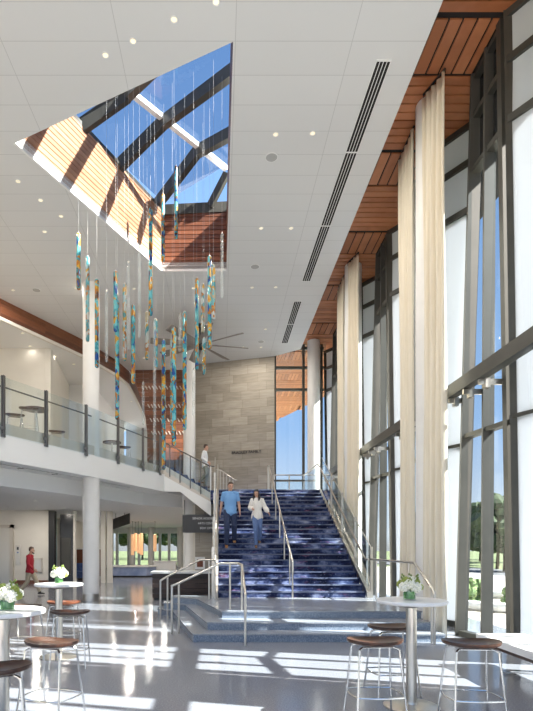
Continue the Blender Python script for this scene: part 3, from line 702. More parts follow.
bb = thing('lounge_bench','long low light blue bench counter in the far lobby','bench',(-5.1,29,0))
MB().prism([(-6.2,29),(-4.1,29),(-3.7,29.7),(-3.7,30.2),(-6.2,30.2)],.08,.55).build('base','bench_blue',bb); MB().prism([(-6.25,28.95),(-4.05,28.95),(-3.65,29.7),(-3.65,30.25),(-6.25,30.25)],.55,.62).build('top','solid',bb)
MB().prism([(-6.1,29.1),(-4.2,29.1),(-3.8,29.7),(-3.8,30.1),(-6.1,30.1)],0,.08).build('plinth','black',bb)
for i, px in enumerate((132.5,135.5,138.5,141.5,155)):
    Y = 34+.5*(i%2); p = at(px, 544, Y); tk = thing('pendant_lantern','tall orange veneer lantern hanging in the far lobby, %s from the left'%ORD[i],'pendant lamp',(p.x,Y,1.2),'orange lobby lanterns')
    z0, z1 = 1.15+.12*((i*2)%3), 2.5+.1*(i%2)
    s_ = MB(); s_.lathe(p.x, Y, [(.08,z0),(.105,z0+.02),(.105,z1-.02),(.08,z1)], 12); s_.build('lantern_shade','lantern',tk,True); MB().tube([(p.x,Y,z1),(p.x,Y,3.34)],.008,6).build('cord','black',tk); MB().cyl(p.x,Y,3.32,3.34,.05,12).build('canopy','black',tk)
# hanging sign, box office desk and sign
hs = thing('hanging_sign','tilted grey sign hanging from the far lobby ceiling','sign',(-5.1,26,2.9))
a = at(111.5,521.5,26); b = at(129,514.5,25)
MB().wallseg((a.x,a.y),(b.x,b.y),.06,2.55,3.05,2.80,3.30).build('panel','bronze_fin',hs)
for k in (.25,.75): MB().tube([(a.x+(b.x-a.x)*k,a.y+(b.y-a.y)*k,2.98+.3*k),(a.x+(b.x-a.x)*k,a.y+(b.y-a.y)*k,3.35)],.01,6).build('hanger','black',hs)
db = thing('box_office_desk','dark slatted reception desk with white top left of the staircase','desk',(-1.3,16.5,0))
bd = MB()
for k in range(5): bd.box(-2.15,-.3,16.5,16.56,.06+k*.155,.06+k*.155+.14)
bd.build('front_panel','darkwood',db); MB().box(-2.12,-.32,16.56,17.2,0,.84).build('body','black',db); MB().box(-2.2,-.25,16.42,17.3,.84,.9).build('top','solid',db)
bs = thing('box_office_sign','charcoal hanging sign with three lines of white lettering left of the staircase','sign',(-.9,20.35,2.6))
pn_ = MB().box(-1.47,-.1,20.35,20.42,2.24,2.95).build('panel','sign',bs)
for i, tx in enumerate(('SENIOR RESIDENT','ARTS CENTER','BOX OFFICE')): text(tx,'lettering',.115,'signtext',pn_,(-.14,20.345,2.76-.19*i),align='RIGHT',ext=.004)
MB().box(-1.4,-1.37,20.37,20.4,2.95,3.52).box(-.6,-.57,20.37,20.4,2.95,3.38).build('hanger','black',bs)
pic = thing('framed_notice','small framed dark notice on the stone wall beyond the reception desk','picture',(-.75,20.85,1)); p = at(200,563,20.88)
MB().box(p.x-.2,p.x+.2,20.86,20.9,.78,1.28).build('frame','white',pic); MB().box(p.x-.12,p.x+.12,20.85,20.86,.88,1.18).build('print','walnut_red',pic)

# ------------------------------------------------------------------ ceiling fittings
def downlight(p, label, group, r=.07, watts=0):
    t = thing('downlight', label, 'downlight', (p.x,p.y,p.z), group)
    rg = MB(); n_ = 20
    rg.loft([[(p.x+math.cos(2*math.pi*j/n_)*k, p.y+math.sin(2*math.pi*j/n_)*k, p.z+dz) for j in range(n_)] for k, dz in ((r,-.003),(r*.98,-.016),(r*.72,-.012),(r*.68,-.002))], False); ro = rg.build('ring', 'ringwhite', t, True)
    MB().cyl(p.x,p.y,p.z-.009,p.z-.002,r*.7,16).build('lens', 'lamp', ro)
    if watts:
        ld = bpy.data.lights.new('lamp_light','AREA'); ld.shape = 'DISK'; ld.size = .22; ld.energy = watts; ld.color = (1,.93,.83)
        lo_ = bpy.data.objects.new('lamp_light', ld); COL.objects.link(lo_); lo_.parent = t; lo_.location = (0,0,-.03)
main = [(105.4,54.7),(133,40.5),(174,19),(216,1.5),(18,181),(40.5,200),(61,216),(44.6,231.5),(261,228),(275.7,134),(312.6,133),(291,228),(13,290),(76,288),(134,288.5),(193.4,288),(252,287.3),(275.7,287),(243,347),(261,347),(265.5,329)]
zones = {'in the row above the skylight': [0,1,2,3], 'in the cluster at left of the skylight': [4,7,5,6], 'in the row beyond the skylight near the fan': [12,13,14,15,16,17], 'on the ceiling at right of the skylight': [8,9,11,10], 'near the stone wall top beyond the fan': [18,19,20]}
for zn, ids in zones.items():
    for k, i in enumerate(ids): downlight(atz(*main[i], ZC), 'small round downlight %s, %s from the left'%(zn, ORD[k]), 'main ceiling downlights', .06, 22)
for k, p in enumerate([(22.7,333),(30,346),(55.3,356),(58.8,372.5),(73.7,364)]): downlight(atz(*p, 9.25), 'downlight in the upper room ceiling behind the balcony, %s from the left'%ORD[k], 'upper room downlights', .07, 1)
for k, p in enumerate([(37,507),(48.5,497)]): downlight(atz(*p, 3.34), 'downlight under the balcony, %s of the two from the left'%ORD[k], 'lower ceiling downlights', .07, 25)
for k, (x, y) in enumerate([(-8.8,21.5),(-6.6,18.6),(-6.6,22.0),(-3.4,19.5),(-3.2,23.5),(-5.5,27),(-3,28),(-7.5,31),(-4.5,34),(-2.6,38),(-6.5,40)]):  # unseen extra lamps, added to fill the lower lobby with light
    downlight(Vector((x,y,3.34)), 'added fill downlight deeper in the lobby ceiling under the balcony, %s from the near side'%ORD[k], 'lower ceiling downlights', .07, 10 if k < 3 else 27)
for k, (x, y) in enumerate([(-9.5,14),(-10.5,16),(-3.3,22.6),(-4.6,27),(-3.5,30)]):  # hidden lamps added to brighten the upper room
    downlight(Vector((x,y,9.25 if x < -4.5 or y > 24.5 else ZC)), 'added fill downlight tucked in the upper room ceiling edge, %s from the near side'%ORD[k], 'upper room downlights', .07, 5)
for k, (p, lb) in enumerate([((271.6,157),'round flat ceiling speaker right of the skylight, nearest of them'),((255,266.5),'round flat ceiling speaker beyond the skylight above the stone wall'),((36.5,290),'round flat ceiling speaker at far left above the balcony'),((261,341.5),'round flat ceiling speaker just beyond the ceiling fan')]):
    q = atz(*p, ZC); t = thing('ceiling_speaker', lb, 'speaker', q, 'ceiling speakers'); MB().cyl(q.x,q.y,ZC-.012,ZC-.002,.12,24).build('grille','grille',t,True)
    MB().loft([[(q.x+math.cos(2*math.pi*j/24)*r, q.y+math.sin(2*math.pi*j/24)*r, ZC+dz) for j in range(24)] for r, dz in ((.14,-.002),(.14,-.012),(.12,-.014),(.12,-.003))], False).build('rim','ringwhite',t,True)
def slot(a, b, label, cuts):
    a, b = atz(*a, ZC), atz(*b, ZC); t = thing('ceiling_vent', label, 'vent', (a.x,a.y,ZC), 'linear ceiling diffusers'); d = (b-a)
    MB().bar((a.x,a.y,ZC-.004),(b.x,b.y,ZC-.004),.24,.008).build('slot','gap',t); q = MB()
    nn = Vector((d.y,-d.x,0)).normalized()
    for o_ in (-.12,-.06,0,.06,.12): q.bar(Vector((a.x,a.y,ZC-.008))+nn*o_, Vector((b.x,b.y,ZC-.008))+nn*o_, .012, .012)
    for k in cuts: q.bar(a+d*k-nn*.13+Vector((0,0,-.009)), a+d*k+nn*.13+Vector((0,0,-.009)), .03,.014)
    q.build('blades','white',t)
slot((384,60),(306,281),'long black linear diffuser running along the right side of the ceiling',(0,.28,.62,1))
slot((298,301),(284.5,343),'short black linear diffuser at the far end of the ceiling near the stair',(0,.5,1))
# ceiling fan
fc = at(200,344,19.2); fan = thing('ceiling_fan','large dark ceiling fan with eight long blades above the stairs','fan',(fc.x,fc.y,ZC))
MB().cyl(fc.x,fc.y,fc.z,ZC,.035,12).build('downrod','black',fan,True); MB().lathe(fc.x,fc.y,[(.06,fc.z-.22),(.15,fc.z-.18),(.17,fc.z-.05),(.17,fc.z+.1),(.1,fc.z+.2),(.04,fc.z+.22)],20).build('motor','black',fan,True)
MB().cyl(fc.x,fc.y,ZC-.1,ZC-.001,.12,16).build('mount','black',fan,True)
M['fanblade'] = mat('fan_blade', (.24,.215,.19), .5)
for k in range(8):
    a = 2*math.pi*k/8+.2; d = Vector((math.cos(a),math.sin(a),0)); s_ = Vector((-d.y,d.x,0)); c0 = Vector((fc.x,fc.y,fc.z-.02)); tw = Vector((0,0,.055))
    q = MB(); rings = []
    for r, wd in ((.14,.06),(.35,.12),(1.0,.15),(1.76,.17),(1.82,.14)):
        p = c0+d*r; rings.append([p+s_*wd+tw*.9, p+s_*wd*.2+tw*.5+Vector((0,0,.012)), p-s_*wd-tw*.9, p-s_*wd*.2-tw*.4-Vector((0,0,.012))])
    q.loft(rings).build('blade','fanblade',fan)

# ------------------------------------------------------------------ hanging glass tubes
tubes = [(78.5,233,290,'c'),(87.6,256,342,'m'),(96.8,279,368,'c'),(106.5,291,362,'t'),(115.6,271,332,'c'),(117.2,300,420,'c'),(124.6,284,361,'m'),(128.4,262,350,'t'),(133.2,305,384,'c'),(139.4,247,338,'t'),
 (143.2,382,425,'t'),(147,312,360,'m'),(150.6,208,316,'c'),(154.6,319,470,'t'),(156,319,368,'c'),(163.6,340,470,'c'),(162.9,194,262,'c'),(172.2,338,432,'m'),(174,328,446,'c'),(176,166,239,'c'),(180,314,352,'t'),(184.6,312,430,'c'),(193.6,369,416,'t'),(196.8,278,370,'c'),(202.8,284,333,'m'),(204,338,375,'m'),(209.6,256,349,'c'),(213.4,265,320,'m'),(222,233,298,'t')]
tubes.sort()
words_ = {'c':'mosaic amber and blue glass tube','m':'partly clear speckled glass tube','t':'slim clear glass tube'}
for i, (px, y0, y1, ty) in enumerate(tubes):
    lo = 12.0 if px < 100 else 11.6
    Y = lo+((i*7)%9)/9*(2.6 if px > 130 else .8)
    if px > 215: Y = 12
    top, bot = at(px,y0,Y), at(px,y1,Y); r = .05 if ty == 'c' else .048 if ty == 'm' else .036
    where = 'longest' if False else ''
    t = thing('glass_pendant', '%s hanging below the skylight, %s tube from the left'%(words_[ty], ORD[i]), 'glass pendant', (top.x,Y,bot.z), 'hanging glass tubes of the skylight sculpture')
    m_ = {'c':'tube%d'%(i%4),'m':'tubemix','t':'tubeclear'}[ty]
    MB().lathe(top.x,Y,[(r*.3,bot.z),(r*.85,bot.z+.02),(r,bot.z+.06),(r,top.z-.06),(r*.85,top.z-.02),(r*.3,top.z)],12).build('tube',m_,t,True)
    zc = 12.55 if (bc(Y)[0]+.35 < top.x) else ZC
    MB().tube([(top.x,Y,top.z-.01),(top.x,Y,zc)],.0016,5).build('wire','wire',t)
    MB().cyl(top.x,Y,top.z-.015,top.z+.02,.016,8).build('cap','steel',t)

# ------------------------------------------------------------------ bar tables, stools, flowers, bench
def bar_table(p, label):
    x, y = p; t = thing('bar_table', label, 'table', (x,y,0), 'round white bar tables')
    MB().lathe(x,y,[(.34,1.085),(.357,1.092),(.36,1.105),(.36,1.118),(.355,1.125)],40).build('tabletop','solid',t,True)
    MB().cyl(x,y,.02,1.075,.054,20).build('pole','steel',t,True); MB().lathe(x,y,[(.285,0),(.285,.01),(.275,.016),(.06,.03),(.05,.06)],32).build('base','steel',t,True)
    MB().lathe(x,y,[(.05,1.04),(.16,1.075),(.16,1.086)],20).build('top_plate','darksteel',t,True)
bar_table((2.02,5.49),'round white bar table near the window bench with three stools')
bar_table((-2.46,7.94),'round white bar table in the middle distance, nearest the man in red')
bar_table((-1.92,4.6),'round white bar table cut by the left edge of the photo')
def make_stool(m):
    t = thing('bar_stool','stool','stool',(0,0,0),'bar stools'); s = MB(); N = 28
    def outline(sc_, z):
        out = []
        for j in range(N):
            a = 2*math.pi*j/N; ca, sa = math.cos(a), math.sin(a)
            x = .275*math.copysign(abs(ca)**.8, ca); y = .19*math.copysign(abs(sa)**.85, sa)*(1 if sa > 0 else .95-.12*ca*ca)
            dish = .022*(x/.275)**2+.008*(y/.19)**2 if True else 0
            out.append((x*sc_, y*sc_, z+dish*sc_+ (.012 if sc_ > .98 else 0)))
        return out
    s.loft([outline(.45,.712),outline(.8,.718),outline(.97,.732),outline(1.0,.742),outline(.985,.752),outline(.8,.744),outline(.4,.738)]); s.build('seat', m, t, True)
    fe = {}
    for sx in (-1,1):
        for sy in (-1,1):
            a = Vector((sx*.15,sy*.09,.712)); b = Vector((sx*.195,sy*.13,.69)); f_ = Vector((sx*.245,sy*.215,0))
            MB().tube([a,a.lerp(b,.6)+Vector((0,0,.004)),b,f_.lerp(b,.9),f_],.0105,8).build('leg','chrome',t,True); fe[(sx,sy)] = f_.lerp(b,.36)
    ring = [fe[(-1,-1)],fe[(1,-1)],fe[(1,1)],fe[(-1,1)]]
    fr = MB()
    for i in range(4): 
        a, b = ring[i], ring[(i+1)%4]; mid = (a+b)/2; mid += Vector((mid.x*.12,mid.y*.12,0)); fr.tube([a,a.lerp(mid,.5)+Vector((mid.x,mid.y,0))*.02,mid,mid.lerp(b,.5)+Vector((mid.x,mid.y,0))*.02,b],.008,6)
    fr.build('footrest','chrome',t,True)
    u = MB(); u.tube([(-.15,-.09,.712),(.15,-.09,.712)],.009,6); u.tube([(-.15,.09,.712),(.15,.09,.712)],.009,6); u.build('seat_support','chrome',t,True)
    return t
S1 = make_stool('walnut'); S1.location = (1.52,5.1,0); S1.rotation_euler = (0,0,.05); S1['label'] = 'dark walnut bar stool at the left of the table near the window bench'
dup(S1,(1.98,6.0,0),.1,'dark walnut bar stool partly hidden behind the pole of the near right table')
dup(S1,(2.42,5.0,0),-.05,'dark walnut bar stool between the right hand table and the window bench')
dup(S1,(-1.63,5.02,0),-.35,'dark walnut bar stool standing whole in front of the left tables')
dup(S1,(-1.72,3.95,0),.35,'dark bar stool cut off by the bottom left corner of the photo')
dup(S1,(-2.12,7.36,0),.1,'dark bar stool in front of the middle distance table pole')
dup(S1,(-3.05,8.1,0),-.2,'bar stool seen behind the near left table, left of the middle table')
S2 = make_stool('walnut_red'); S2.location = (-2.6,8.65,0); S2['label'] = 'reddish chestnut bar stool behind the pole of the middle distance table'
def flowers(p, label, s=1.0, green=3):
    x, y, z = p; t = thing('flower_vase', label, 'flowers', p, 'hydrangea arrangements')
    MB().loft([[(x+math.cos(2*math.pi*j/24)*r,y+math.sin(2*math.pi*j/24)*r,z+h_) for j in range(24)] for r,h_ in ((.072*s,0),(.076*s,.11*s),(.071*s,.11*s),(.066*s,.012))],False).build('vase','vase',t,True)
    MB().cyl(x,y,z+.012,z+.095*s,.0655*s,20).build('leaf_wrap','leafgreen',t,True)
    st_ = MB(); 
    for k in range(7): a = k*.9; st_.tube([(x+.02*math.cos(a),y+.02*math.sin(a),z+.02),(x+.07*s*math.cos(a),y+.07*s*math.sin(a),z+.17*s)],.004,5)
    st_.build('stems','stem',t)
    pos = [(-.075,-.03,.155,.062),(.06,-.055,.15,.068),(0,.05,.16,.065),(.09,.04,.165,.055),(-.02,-.06,.19,.06),(.03,.0,.225,.055),(-.08,.05,.18,.055),(.075,-.01,.21,.045),(-.045,.0,.23,.045),(.115,-.02,.15,.04)]
    for k, (dx,dy,dz,r) in enumerate(pos):
        b = MB(); c0 = Vector((x+dx*s,y+dy*s,z+dz*s))
        for q in range(34):
            u = 1-2*(q+.5)/34; a = q*2.4; v = Vector((math.sqrt(1-u*u)*math.cos(a),math.sqrt(1-u*u)*math.sin(a),u)); b.ell(c0+v*r*s*.82, .017*s,.017*s,.013*s, 6, 4)
        b.ell(c0,r*s*.8,r*s*.8,r*s*.75,10,6); b.build('blossom','petal_green' if k >= len(pos)-green else 'petal',t,True)
    sp_ = MB()
    for k in range(6):
        a = k*1.1; e = Vector((x+.09*s*math.cos(a),y+.09*s*math.sin(a),z+(.26+.04*(k%2))*s)); sp_.tube([(x,y,z+.15*s),e],.004,5,.002)
        for q in range(4): sp_.ell(e+Vector((random.uniform(-.015,.015),random.uniform(-.015,.015),-.015*q)),.012*s,.012*s,.016*s,6,4)
    sp_.build('sprig','stem',t)
flowers((2.0,5.49,1.1255),'white and green hydrangeas in a glass vase on the near right table',.88,4)
flowers((-1.86,4.55,1.1255),'white hydrangeas in a glass vase on the table cut by the left edge',.86,3)
flowers((-2.46,7.94,1.1255),'white hydrangeas in a glass vase on the middle distance table',.9,2)
bn = thing('window_bench','long pale slab bench beside the window wall at lower right','bench',(3.95,5,0))
bs_ = MB().box(3.62,4.28,2.2,7.35,.37,.46).build('seat','solid',bn)
MB().box(3.63,4.27,2.22,7.33,.33,.37).build('apron','walnut',bn)
for y in (2.8,4.8,6.85):
    q = MB(); q.tube([(3.7,y,.335),(3.7,y,.02),(4.2,y,.02),(4.2,y,.335)],.016,8); q.build('leg','chrome',bn,True)

# balcony tables and chairs seen through the guard glass
def cafe(px, y, label):
    x = (px-CX)/F*y; t = thing('cafe_table',label,'table',(x,y,ZB),'balcony cafe tables')
    MB().cyl(x,y,ZB+.98,ZB+1.02,.36,24).build('tabletop','walnut',t); MB().cyl(x,y,ZB+.02,ZB+.98,.04,12).build('pole','steel',t); MB().cyl(x,y,ZB,ZB+.02,.26,20).build('base','steel',t)
cafe(36,15.6,'dark topped round cafe table on the balcony at far left')
cafe(112,20.5,'dark topped round cafe table on the balcony right of the tall column')
def cafe_stool(px, y, label):
    x = (px-CX)/F*y; t = dup(S1,(x,y,ZB),.4,label); t['group'] = 'balcony stools'
cafe_stool(15,15.3,'dark stool on the balcony left of the far left cafe table'); cafe_stool(29,14.6,'dark stool on the balcony nearest the guard at far left')
cafe_stool(57,17.5,'dark stool on the balcony just left of the tall column'); cafe_stool(124,20.2,'dark stool on the balcony beside the right hand cafe table')
ck = thing('lobby_chairs_counter','white counter with chairs near the far lobby windows','counter',(-3.6,31,0))
MB().box(-3.9,-2.6,30.5,31.2,0,.8).build('body','white',ck); MB().box(-3.95,-2.55,30.45,31.25,.8,.86).build('top','solid',ck)
ck.name = 'lobby_counter'; ck['label'] = 'white counter standing near the far lobby windows beyond the reception desk'

# ------------------------------------------------------------------ people
def ering(c, d, up, a, b, n=12):
    d = Vector(d).normalized(); s = d.cross(Vector(up)).normalized(); u = s.cross(d).normalized()
    return [Vector(c)+s*math.cos(t)*a+u*math.sin(t)*b for t in [2*math.pi*j/n for j in range(n)]]
def limb(mb, pts, rad, up=(0,1,0)):
    pts = [Vector(p) for p in pts]; rings = []
    for i, p in enumerate(pts):
        d = (pts[min(i+1,len(pts)-1)]-pts[max(i-1,0)])
        r = rad[i]; a, b = r if isinstance(r, tuple) else (r, r); rings.append(ering(p, d, up, a, b))
    d0 = (pts[0]-pts[1]).normalized(); d1 = (pts[-1]-pts[-2]).normalized(); r0 = min(rad[0]) if isinstance(rad[0],tuple) else rad[0]; r1 = min(rad[-1]) if isinstance(rad[-1],tuple) else rad[-1]
    rings = [[pts[0]+d0*r0*.5+(v-pts[0])*.6 for v in rings[0]]]+rings+[[pts[-1]+d1*r1*.5+(v-pts[-1])*.6 for v in rings[-1]]]
    mb.loft(rings)
def remeshed(mb, name, m, parent, vox, smooth=4):
    o = mb.build(name, m, parent, 'all'); r = o.modifiers.new('r','REMESH'); r.mode = 'VOXEL'; r.voxel_size = vox; r.use_smooth_shade = True
    s = o.modifiers.new('s','SMOOTH'); s.factor = .5; s.iterations = smooth
    bpy.context.view_layer.update(); me = bpy.data.meshes.new_from_object(o.evaluated_get(bpy.context.evaluated_depsgraph_get()))
    o.modifiers.clear(); old = o.data; o.data = me; bpy.data.meshes.remove(old)
    for p in me.polygons: p.use_smooth = True
    return o
def hand(mb, w, d, side, s):       # w wrist, d forearm direction
    d = Vector(d).normalized(); pn = Vector((side,0,0)); pn = (pn-d*pn.dot(d)).normalized(); f = d.cross(pn).normalized()
    if f.y > 0: f = -f
    pal = w+d*.05*s; limb(mb, [w, pal, w+d*.088*s], [(.022*s,.026*s),(.018*s,.040*s),(.015*s,.040*s)], f)
    for k, (o, ln) in enumerate(((.031,.072),(.011,.082),(-.010,.076),(-.030,.060))):
        b = w+d*.085*s+f*o*s; m1 = b+d*ln*.5*s-pn*.006*s; m2 = m1+d*ln*.42*s-pn*.022*s; limb(mb, [b,m1,m2], [.0098*s,.009*s,.0078*s], f)
    t0 = w+d*.028*s+f*.030*s; limb(mb, [t0,t0+d*.035*s+f*.026*s,t0+d*.07*s+f*.030*s-pn*.010*s], [.013*s,.0115*s,.009*s], f)
def person(label, loc, rotz, ht, P, shirt, pants, shoes, hair, female=False, sleeve='short', blouse=False, beard=False, hood=0):
    s = ht/1.75; t = thing('person', label, 'person', (0,0,0))
    V = lambda k: Vector(P[k])*s
    pel, ch, nk, hd = V('pelvis'), V('chest'), V('neck'), V('head')
    dz = (ch-pel)
    bw = .86 if female else 1.0
    body = MB()
    torso = [pel-dz*.28, pel, pel+dz*.45, ch-dz*.05, ch+dz*.32, nk-(nk-ch)*.28]
    tr = [(.135*s,.105*s),(.165*s,.115*s),((.125 if female else .148)*s,.098*s),(.165*bw*s,.115*s),(.165*bw*s,.10*s),(.075*s,.07*s)]
    limb(body, torso, tr, (0,-1,0)); limb(body, [nk-(nk-ch)*.2, nk, hd-(hd-nk)*.35], [.062*s,.055*s,.055*s])
    fx = Vector(P.get('face',(0,-1,0))).normalized(); sx = fx.cross(Vector((0,0,1))).normalized()
    hr = []
    for z, a, b, oy in ((-.118,.022,.028,.040),(-.105,.042,.05,.030),(-.07,.056,.072,.014),(-.03,.064,.084,.004),(.01,.070,.092,0),(.05,.073,.094,-.006),(.085,.064,.082,-.010),(.11,.045,.058,-.012),(.124,.018,.024,-.012)):
        c0 = hd+Vector((0,0,z*s))+fx*oy*s; hr.append([c0+sx*math.cos(q)*a*s+fx*math.sin(q)*b*s for q in [2*math.pi*j/16 for j in range(16)]])
    body.loft(hr)
    limb(body, [hd+fx*.090*s+Vector((0,0,.012*s)), hd+fx*.106*s+Vector((0,0,-.018*s)), hd+fx*.096*s+Vector((0,0,-.034*s))], [.009*s,.014*s,.013*s])
    for q in (-1,1): body.ell(hd+sx*q*.073*s-fx*.004*s+Vector((0,0,-.01*s)), .012*s,.022*s,.032*s,8,6)
    for q in ('L','R'):
        sh, elb, wr = V('sh'+q), V('el'+q), V('wr'+q); k = .86 if female else 1
        limb(body, [Vector((ch.x+(sh.x-ch.x)*.45,(ch.y+sh.y)/2,sh.z+.012*s)), sh, sh.lerp(elb,.4), elb, elb.lerp(wr,.35), wr], [.055*s,.056*s*k,.046*s*k,.038*s*k,.039*s*k,.025*s*k]); hand(body, wr, wr-elb, 1 if sh.x > pel.x else -1, s*(.92 if female else 1))
        hp, kn, an = V('hip'+q), V('kn'+q), V('an'+q)
        limb(body, [hp+Vector((0,0,.04*s)), hp.lerp(kn,.3), kn, kn.lerp(an,.35), an], [.085*s,.078*s,.053*s,.054*s,.034*s])
    remeshed(body, 'body', 'skin', t, .0075)
    e = MB()
    for q in (-1,1): e.ell(hd+sx*q*.030*s+fx*.084*s+Vector((0,0,.012*s)), .011*s,.010*s,.008*s,8,6)
    e.build('eyes','eye',t,True)
    lpm = MB(); limb(lpm, [hd+fx*.084*s-sx*.022*s+Vector((0,0,-.058*s)),hd+fx*.092*s+Vector((0,0,-.059*s)),hd+fx*.084*s+sx*.022*s+Vector((0,0,-.058*s))],[.004*s,.007*s,.004*s]); lpm.build('mouth','lip',t,True)
    h = MB()
    hh = []
    for z, a, b, oy in ((-.03,.070,.050,-.045),(.01,.077,.070,-.034),(.05,.081,.088,-.018),(.085,.075,.092,-.008),(.115,.058,.074,-.008),(.138,.022,.03,-.01)):
        c0 = hd+Vector((0,0,z*s))+fx*oy*s; hh.append([c0+sx*math.cos(q)*a*s+fx*math.sin(q)*b*s for q in [2*math.pi*j/16 for j in range(16)]])
    h.loft(hh)
    if female:
        limb(h, [hd+Vector((0,0,.06*s))-fx*.03*s, hd-fx*.055*s-Vector((0,0,.06*s)), hd-fx*.07*s-Vector((0,0,.20*s)), hd-fx*.06*s-Vector((0,0,.27*s))], [(.07*s,.06*s),(.09*s,.055*s),(.10*s,.045*s),(.07*s,.03*s)], (0,1,0))
        for q in (-1,1): limb(h, [hd+sx*q*.055*s+Vector((0,0,.07*s))+fx*.02*s, hd+sx*q*.080*s-Vector((0,0,.03*s)), hd+sx*q*.095*s-Vector((0,0,.16*s))+fx*.02*s, hd+sx*q*.085*s-Vector((0,0,.235*s))+fx*.05*s], [.03*s,.03*s,.038*s,.02*s])
    remeshed(h, 'hair', hair, t, .011)
    if beard:
        bd_ = MB(); limb(bd_, [hd-sx*.062*s-Vector((0,0,.045*s))+fx*.02*s, hd+fx*.066*s-sx*.03*s-Vector((0,0,.095*s)), hd+fx*.078*s-Vector((0,0,.108*s)), hd+fx*.066*s+sx*.03*s-Vector((0,0,.095*s)), hd+sx*.062*s-Vector((0,0,.045*s))+fx*.02*s],[.014*s,.022*s,.026*s,.022*s,.014*s]); remeshed(bd_,'beard','hair',t,.01)
    g = MB(); gr = 1.06
    t2 = [(a*gr+.012*s,b*gr+.012*s) for a,b in tr]
    t2[0] = (.205*s,.15*s); t2[1] = (.195*s,.14*s)
    if blouse: t2[0] = (.20*s,.15*s); t2[1] = (.19*s,.14*s)
    bot = pel-dz*(.34 if blouse else .24)
    limb(g, [bot]+torso[1:5]+[nk-(nk-ch)*.42, nk-(nk-ch)*.2], t2[:5]+[(.125*s,.10*s),(.085*s,.082*s)], (0,-1,0))
    for q in ('L','R'):
        sh, elb, wr = V('sh'+q), V('el'+q), V('wr'+q)
        if sleeve == 'short': limb(g, [Vector((ch.x+(sh.x-ch.x)*.45,(ch.y+sh.y)/2,sh.z+.012*s)), sh, sh.lerp(elb,.4), sh.lerp(elb,.72)], [.062*s,.061*s,.058*s,.057*s])
        elif blouse: limb(g, [Vector((ch.x+(sh.x-ch.x)*.45,(ch.y+sh.y)/2,sh.z+.012*s)), sh, sh.lerp(elb,.5), elb, elb.lerp(wr,.5), elb.lerp(wr,.85)], [.06*s,.064*s,.066*s,.075*s,.088*s,.05*s])
        else: limb(g, [Vector((ch.x+(sh.x-ch.x)*.45,(ch.y+sh.y)/2,sh.z+.012*s)), sh, sh.lerp(elb,.5), elb, elb.lerp(wr,.5), elb.lerp(wr,.93)], [.068*s,.07*s,.06*s,.053*s,.048*s,.04*s])
    shirt_o = remeshed(g, 'shirt', shirt, t, .011)
    if sleeve == 'short' or not female:
        cl = MB(); c0 = nk-(nk-ch)*.25; limb(cl, [c0-Vector((0,0,.02*s)), c0+Vector((0,0,.03*s))], [(.082*s,.078*s),(.068*s,.066*s)], (0,-1,0)); remeshed(cl,'collar',shirt,shirt_o,.011,2)
    tr_ = MB(); limb(tr_, [pel-dz*.32, pel-dz*.1, pel+dz*.12], [(.16*s,.122*s),(.172*s,.126*s),(.158*s,.115*s)], (0,-1,0))
    for q in ('L','R'):
        hp, kn, an = V('hip'+q), V('kn'+q), V('an'+q); wd = 1.0 if female else 1.12
        limb(tr_, [hp+Vector((0,0,.05*s)), hp.lerp(kn,.3), kn, kn.lerp(an,.4), kn.lerp(an,.92)], [.098*s,.092*s*wd,.07*s*wd,.066*s*wd,.058*s*wd])
    remeshed(tr_, 'trousers', pants, t, .011)
    for q in ('L','R'):
        an = V('an'+q); fd = Vector(P.get('toe'+q, P.get('toe',(0,-1,0)))).normalized(); k = .9 if female else 1
        sm = MB(); up_ = Vector((0,0,1)); base = an-Vector((0,0,.08*s))
        limb(sm, [base-fd*.055*s+up_*.035*s, base+fd*.03*s+up_*.038*s, base+fd*.12*s*k+up_*.032*s, base+fd*.175*s*k+up_*.026*s], [(.036*s,.034*s),(.042*s,.038*s),(.047*s*k,.031*s),(.033*s,.023*s)], (0,0,1))
        limb(sm, [base+up_*.03*s, an+up_*.035*s],[.044*s,.047*s]); remeshed(sm, 'shoe', shoes, t, .009, 2)
    t.location = loc; t.rotation_euler = (0,0,rotz)
    return t
base_arms = dict(shL=(.19,0,1.42), shR=(-.19,0,1.42))
# blue polo man walking down: his left is +x in the local frame that faces -y
rs8, k8 = RS, lambda k: (YS+TR*(k-1)+.13, ZPF+RS*k)
yb, zb = k8(9); s_ = 1.78/1.75; drop = RS/s_; fwd = TR/s_
person('man in a blue polo shirt and dark jeans walking down the carpeted staircase', (.30,yb,zb), 0, 1.78,
  dict(pelvis=(0,-.10,.93),chest=(0,-.09,1.27),neck=(0,-.10,1.51),head=(.01,-.12,1.63),face=(.25,-1,-.12),
   shL=(.195,-.09,1.43),elL=(.245,-.07,1.14),wrL=(.27,-.15,.90),shR=(-.195,-.09,1.43),elR=(-.25,-.05,1.14),wrR=(-.285,-.08,.885),
   hipL=(.095,-.10,.90),knL=(.11,-.16,.49),anL=(.12,.02,.085),hipR=(-.095,-.10,.90),knR=(-.10,-.30,.40),anR=(-.11,-fwd+.02,.085-drop)), 'shirtblue','jeansdark','tanboot','hair')
